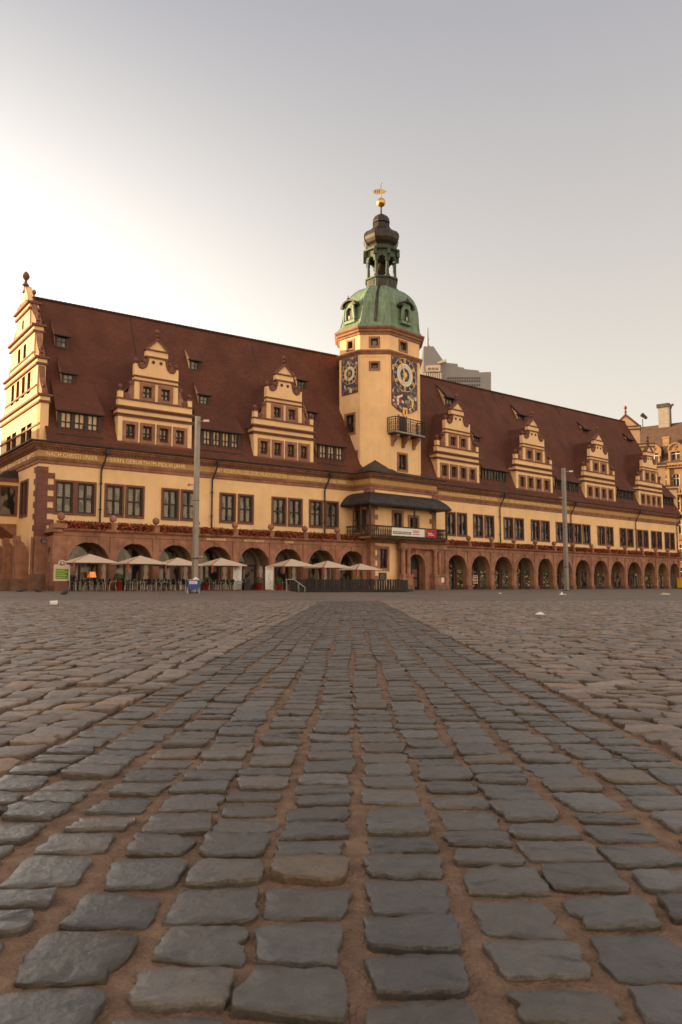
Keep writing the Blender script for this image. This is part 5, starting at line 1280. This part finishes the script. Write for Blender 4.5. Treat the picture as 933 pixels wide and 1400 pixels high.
# blue cart at the foot of the left mast
CT = empty('blue_cart', T(-8.0, 42.6, 0) @ Matrix.Rotation(R_(8), 4, 'Z')); tag(CT, 'blue box cart with papers on top standing at the foot of the mast', 'cart')
c = MB().mat('bluepaint'); c.box(-.31, .31, -.3, .3, .2, .72); c.mat('steel').box(-.33, .33, -.32, .32, .70, .735); c.build('box', CT)
c = MB().mat('paper'); c.box(-.22, .2, -.315, -.3, .5, .65); c.mat('bluepaint').box(-.18, .12, -.32, -.314, .55, .58); c.build('label_sheet', CT)
for sx in (-1, 1):
    c = MB().mat('steel'); c.box(sx*.31-.02, sx*.31+.02, -.3, -.26, 0, .3); c.build('leg', CT); c = MB().mat('black'); c.tube((sx*.18-.03, -.2, .09), (sx*.18+.03, -.2, .09), .09, 12); c.build('wheel', CT)
pp = MB().mat('paper'); pp.add([(-.15,-.1,0),(.12,-.12,.02),(.2,.1,0),(-.1,.13,.03),(0,0,.16)], [(0,1,4),(1,2,4),(2,3,4),(3,0,4)]); tag(pp.build('crumpled_paper', None, T(-8.0, 42.5, .735) @ T(.12, 0, 0)), 'crumpled white paper lying on top of the blue cart', 'paper')

# yellow post box, poster stand, postcard rack in the right arcade
yb = MB().mat('orange'); yb.box(-.38, .38, -.35, .35, .12, 1.55); yb.box(-.41, .41, -.38, .38, 1.55, 1.62); yb.mat('black').box(-.25, .25, -.36, -.345, 1.25, 1.3); yb.mat('iron').box(-.3, .3, -.28, .28, 0, .12)
o = yb.build('post_box', None, FR @ T(61.4, -2.6, 0)); tag(o, 'yellow post box before the last arch on the right', 'post box')
ps_ = MB().mat('canvas'); ps_.m = FR @ T(15.0, -1.0, 0); ps_.box(-.38, .38, -.02, .02, .65, 1.6); ps_.mat('redcloth').box(-.33, .33, -.03, -.018, 1.4, 1.55); ps_.box(-.33, .33, -.03, -.018, .75, 1.0); ps_.mat('bannergrey').box(-.3, .3, -.03, -.018, 1.1, 1.3); ps_.mat('iron').box(-.04, .04, -.02, .03, 0, .65); ps_.box(-.25, .25, -.2, .2, 0, .04)
tag(ps_.build('poster_stand'), 'small pale and red poster on a stand in the arch right of the portal', 'poster stand')
rk = MB().mat('paper'); rk.m = FR @ T(56.6, -1.0, 0)
for z, wd in ((.35, .75), (.8, .65), (1.5, .5)): rk.box(-wd, wd, -.15, .15, z, z+.16)
rk.mat('iron').tube((0,0,0), (0,0,1.9), .04); rk.box(-.3, .3, -.2, .2, 0, .05); tag(rk.build('postcard_rack'), 'white postcard rack standing inside the second last arch', 'rack')
# litter and pigeons
def crumple(n_, c, s, x, y, rot, lab, cat):
    m = MB().mat(c); n = 6; st = random.getstate(); random.seed(int(x*100+y*10)); fold = [[random.random() for _ in range(n+1)] for _ in range(n+1)]
    vs = [(s*(2*i/n-1)*random.uniform(.8, 1)*(1 if abs(i-n/2) < n/2 else .8), .7*s*(2*j/n-1)*random.uniform(.75, 1), s*(.02 + .75*fold[i][j]*max(0, 1-abs(2*i/n-1.1))*max(0, 1-abs(2*j/n-1))**.5)) for i in range(n+1) for j in range(n+1)]; random.setstate(st)
    m.add(vs, [(i*(n+1)+j, (i+1)*(n+1)+j, (i+1)*(n+1)+j+1, i*(n+1)+j+1) for i in range(n) for j in range(n)]); o = m.build(n_, None, T(x, y, .004) @ Matrix.Rotation(rot, 4, 'Z')); tag(o, lab, cat)
crumple('paper_scrap', 'paper', .085, 2.75, 10.9, .3, 'crumpled white paper scrap on the cobbles right of the paved strip', 'litter')
crumple('paper_scrap', 'paper', .22, 10.0, 35.5, .9, 'flat white paper lying before the right light mast', 'litter')
crumple('paper_bag', 'tanpaper', .28, 14.5, 35.1, .2, 'crumpled tan paper bag on the square far right', 'litter')
crumple('paper_scrap', 'paper', .1, 8.2, 40.5, .2, 'tiny white scrap left of the right light mast', 'litter')
cp = MB().mat('paper'); cp.m = Matrix.Rotation(R_(90), 4, 'Y'); cp.lathe([(.045,-.07),(.05,.03),(.06,.07)], 14); cp.mat('zinc').lathe([(.062,.066),(.062,.082)], 14); tag(cp.build('paper_cup', None, T(-5.7, 15.6, .06) @ Matrix.Rotation(.5, 4, 'Z')), 'white paper cup lying on its side on the cobbles at left', 'litter')
def pigeon(x, y, rot, lab):
    b = MB().mat('feather'); b.m = Matrix.Rotation(R_(78), 4, 'Y')
    b.lathe([(.01,-.26),(.045,-.18),(.04,-.12),(.075,-.06),(.085,.02),(.075,.08),(.045,.125),(.036,.15),(.04,.18),(.03,.21),(.005,.235)], 10)
    o = b.build('pigeon', None, T(x, y, .15) @ Matrix.Rotation(rot, 4, 'Z') @ Matrix.Scale(1.3, 4), True); tag(o, lab, 'pigeon', 'pigeons on the square')
    l = MB().mat('redcloth'); l.tube((0,.02,-.05), (.01,.025,-.115), .007, 4); l.tube((0,-.02,-.05), (.01,-.025,-.115), .007, 4); l.build('legs', o)
pigeon(-19.0, 46.7, .6, 'dark pigeon furthest left on the square near the corner'); pigeon(-17.4, 45., 2.8, 'dark pigeon pecking just left of the menu board'); pigeon(-11.4, 32.4, 1.4, 'dark pigeon on the cobbles nearer the camera, below the menu board')

# ------------------------------------------------------------------ BACKGROUND
# tower block far behind the right roof
TW = empty('tower_block', T(150, 620, 0)); tag(TW, 'tall grey office tower block rising far behind the right roof', 'tower block')
HZ = 620.
def hp(x, y, D=HZ): 
    p_ = math.atan(101/1068); dx = (x-466.5)/1068; dy = (700-y)/1068
    r = (dx, math.cos(p_)-dy*math.sin(p_), math.sin(p_)+dy*math.cos(p_)); return (r[0]*D/r[1], .4 + r[2]*D/r[1])
def slab(poly, y0, y1, k, nm, sh=0.):
    q = [hp(*p) for p in poly]; n = len(q); m = MB().mat(k)
    m.add([(x, y0+(x-64)*sh, z) for x, z in q] + [(x+ (y1-y0)*.1, y1, z) for x, z in q], [list(range(n)), list(range(2*n-1, n-1, -1))] + [(i, (i+1) % n, n+(i+1) % n, n+i) for i in range(n)]); return fixn(m.build(nm, TW, I4))
slab([(602.5,801),(602.5,497),(608,495),(626,497),(627,501),(634,502),(636,504),(655,506),(656,508.5),(672,508),(672,801)], 621, 660, 'concrete', 'main_block')
slab([(606,496),(606,493),(626.5,495.5),(626.5,500)], 640, 655, 'concrete', 'roof_storey')
slab([(579,801),(579,474.5),(592.5,474.5),(605.5,493.5),(605.5,801)], 618, 640, 'concrete', 'wedge_tower')
slab([(574,800),(574,508),(578.7,474.5),(578.7,800)], 619, 636, 'concretepale', 'end_wall')  # sunlight on this face is put into the paler panel colour
slab([(582,506.5),(582,502),(601.5,500.5),(601.5,510),(582,510)], 615.5, 617, 'canvas', 'sign_board')
slab([(597,500),(597,498),(606,494.5),(609.5,494),(609.5,497)], 614, 617, 'concretepale', 'roof_arm')
for x0, x1 in zip(range(580, 604, 3), range(582, 606, 3)): slab([(x0,540),(x0,511.5),(x1,511.2),(x1,540)], 616.5, 617.8, 'farglass' if False else 'concretepale', 'window_strip')
for y in (515.5, 519.5, 525, 530, 535.5, 541):
    m = MB().mat('farglass')
    for k in range(14):
        x = 612 + k*3.3; a = hp(x, y); b = hp(x+2.2, y+2.6); m.add([(a[0], 620.6, b[1]), (b[0], 620.6, b[1]), (b[0], 620.6, a[1]), (a[0], 620.6, a[1])], [(0,1,2,3)])
    m.build('window_row', TW, I4)
m = MB().mat('zinc'); a = hp(586.5, 475); b = hp(586.5, 446); m.tube((a[0], 628, a[1]-1), (b[0], 628, b[1]+1.5), 1.0, 6, .5); m.ball((a[0]+.3, 628, hp(0, 460)[1]), 1., 6); m.ball((a[0]+.5, 628, hp(0, 469)[1]), 1.2, 6); m.build('antenna', TW, I4)
a = hp(584.2, 508); hx = hp(599, 508)[0]
text('sign_text', 'eex', T((a[0]+hx)/2, 615.2, a[1]) @ RX, 3.0, 'bannergrey', TW, hx-a[0], .05)

# ornate corner house beyond the right end, catching the sun
HO = empty('corner_house', T(62, 128, 0)); tag(HO, 'sunlit sandstone corner house with arched dormers and brown mansard roof at far right', 'house')
FH = frame(52.0, 142.0, 128.)                     # its street face runs from the far left end toward the viewer's right
hw_ = MB(); hw_.m = FH
HH = []
EZ = 21.9
for k in range(7):
    x = .9+k*3.7
    for z in (1.2, 5.2, 9.4, 13.6, 17.6):
        for dx in (0, 1.75): HH.append((x+dx, x+dx+1.2, z, z+2.5))
hw_.mat('farstone').wall(0, 26, 0, EZ, 0, HH, .35, 'farstone')
hw_.m = I4; a, b = FH @ Vector((0,0,0)), FH @ Vector((26,0,0)); nb = Vector((FH.col[1][0], FH.col[1][1], 0))*14
hw_.add([tuple(a), tuple(a+nb), tuple(a+nb+Vector((0,0,EZ))), tuple(a+Vector((0,0,EZ)))], [(0,1,2,3)])
hw_.m = FH
for k in range(8): hw_.box(.0+k*3.7, .55+k*3.7, -.3, 0, 8.6, EZ-.7); hw_.lathe([(.2, 13.4), (.26, 13.5), (.2, 13.9), (.17, 16.4), (.26, 16.7)], 8, (2.35+k*3.7-.1, -.3))
for z, o in ((4.4, .3), (8.4, .4), (12.6, .3), (16.8, .3), (EZ-.8, .6), (EZ-.35, 1.0)): hw_.box(-.3, 26.3, -o, 0, z, z+.36)
hw_.box(-.2, 26.2, -1.5, 0, 16.2, 16.5)
for k in range(50): hw_.box(.1+k*.52, .32+k*.52, -.85, -.3, EZ-.55, EZ-.36)
hw_.build('wall', HO)
for (x0, x1, z0, z1) in HH:
    wn = MB().mat('white'); wn.m = FH @ T((x0+x1)/2, 0, z0); w2 = (x1-x0)/2; h2 = z1-z0; wn.box(-w2, w2, .2, .28, 0, .1); wn.box(-w2, w2, .2, .28, h2-.1, h2); wn.box(-.06, .06, .18, .28, .1, h2-.1); wn.box(-w2, -w2+.1, .2, .28, .1, h2-.1); wn.box(w2-.1, w2, .2, .28, .1, h2-.1); wn.box(-w2+.1, w2-.1, .2, .28, h2*.65, h2*.65+.1)
    wn.mat('farglass').box(-w2, w2, .29, .31, 0, h2); wn.build('window', HO)
bl = MB().mat('farstone'); bl.m = FH
for k in range(60): bl.lathe([(.08, 16.5), (.13, 16.85), (.06, 17.2), (.1, 17.5)], 6, (.3+k*.43, -1.35), 0, False)
bl.box(0, 26, -1.45, -1.25, 17.5, 17.68); bl.build('balustrade', HO)
rm = MB().mat('brownroof'); rm.m = FH; rm.add([(-.3,-.6,EZ+.1),(26.3,-.6,EZ+.1),(26.3,6.8,EZ+8.6),(-.3,6.8,EZ+8.6),(26.3,13,EZ),(-.3,13,EZ)], [(0,1,2,3),(3,2,4,5),(0,3,5)]); rm.build('roof', HO)
for k, x in enumerate((1.7, 5.4, 9.1, 12.8, 16.5, 20.2)):
    mw = FH @ T(x, -.2, EZ+.1) @ Matrix.Diagonal((.72, .8, .72, 1)); d = MB(); d.mat('farstone').archwall(-1.5, 1.5, 0, 4.6, 0, .5, 0, 1.9, 2.4, 14)
    d.archring(0, 3.2, 1.5, .35, -.25, .3, 14); d.box(-1.8, 1.8, -.2, .3, 2.8, 3.1); d.box(-1.7, -1.2, -.15, .1, 0, 2.8); d.box(1.2, 1.7, -.15, .1, 0, 2.8); d.mat('stonedark').tube((0, -.12, 3.95), (0, .1, 3.95), .35, 12); D = d.build('dormer', HO, mw)
    g = MB().mat('farglass'); g.box(-.95, .95, .3, .34, 0, 3.4); g.mat('white').box(-.06, .06, .24, .3, 0, 3.3); g.box(-.95, .95, .24, .3, 2.2, 2.35); g.build('window', D)
    r = MB().mat('slate'); n = 12; pts = [(1.95*math.cos(math.pi*i/n), 3.1+2.0*math.sin(math.pi*i/n)) for i in range(n+1)]; r.prism(pts, .05, 6.0); r.box(-1.9, 1.9, .5, 4.5, 0, 3.1); r.build('dormer_roof', D)
cs = MB().mat('farstone'); cs.m = FH; cs.box(6.6, 7.7, 1.2, 2.4, EZ+1, EZ+4.9); cs.box(6.5, 7.8, 1.1, 2.5, EZ+4.9, EZ+5.2); cs.build('chimney', HO)
vs = MB().mat('zinc'); vs.m = FH; vs.box(4.6, 6.5, 6.2, 8.0, EZ+7, EZ+12.2); vs.mat('slate').box(4.4, 6.6, 6.0, 8.2, EZ+11.7, EZ+12.4); vs.tube((6.75, 6.2, EZ+7), (6.75, 6.2, EZ+11.8), .15); vs.tube((6.75, 6.2, EZ+11.8), (7.4, 6.2, EZ+12.0), .2)
for z in (1.2, 2.5, 3.8): vs.mat('steel').box(4.58, 6.52, 6.18, 8.02, EZ+7+z, EZ+7.08+z)
vs.build('ventilation_shaft', HO)
fl = MB().mat('farstone'); fl.m = FH; fl.box(-3.0, .6, 6.2, 7.6, EZ+4, EZ+9.3); fl.build('roof_parapet', HO)
for x, tl in ((-.6, -.5), (1.6, .5)):
    f = MB().mat('iron'); f.m = FH @ T(x, 6.6, EZ+8.4); f.tube((0,0,0), (0,0,1.7), .09, 6); f.tube((-.6+tl, -.1, 2.3+tl*.5), (.5+tl*.6, 0, 1.7), .42, 10, .25); f.build('floodlight', HO)
# houses along the north side of the square (out of frame): they keep the low sun off the paving
NH = empty('north_side_houses', T(-55, 40, 0)); tag(NH, 'row of plain plastered houses along the square beyond the left edge', 'house')
b = MB().mat('plaster'); ax_, bx_ = Vector((-64, 92)), Vector((-38, -60)); d = (bx_-ax_).normalized(); nn = Vector((d.y, -d.x))*-12
for i in range(5):
    p = ax_.lerp(bx_, i/5); q = ax_.lerp(bx_, (i+1)/5); h = [12.6, 12.4, 13.5, 12.8, 13.6][i]
    b.mat('plaster').add([(p.x,p.y,0),(q.x,q.y,0),(q.x+nn.x,q.y+nn.y,0),(p.x+nn.x,p.y+nn.y,0),(p.x,p.y,h),(q.x,q.y,h),(q.x+nn.x,q.y+nn.y,h),(p.x+nn.x,p.y+nn.y,h)], [(0,1,5,4),(1,2,6,5),(2,3,7,6),(3,0,4,7),(4,5,6,7)])
    m1 = (p+nn/2, q+nn/2); b.mat('tiles').add([(p.x,p.y,h),(q.x,q.y,h),(m1[1].x,m1[1].y,h+4.5),(m1[0].x,m1[0].y,h+4.5),(q.x+nn.x,q.y+nn.y,h),(p.x+nn.x,p.y+nn.y,h)], [(0,1,2,3),(4,5,3,2)], [None]*2)
b.build('house_walls', NH, I4)
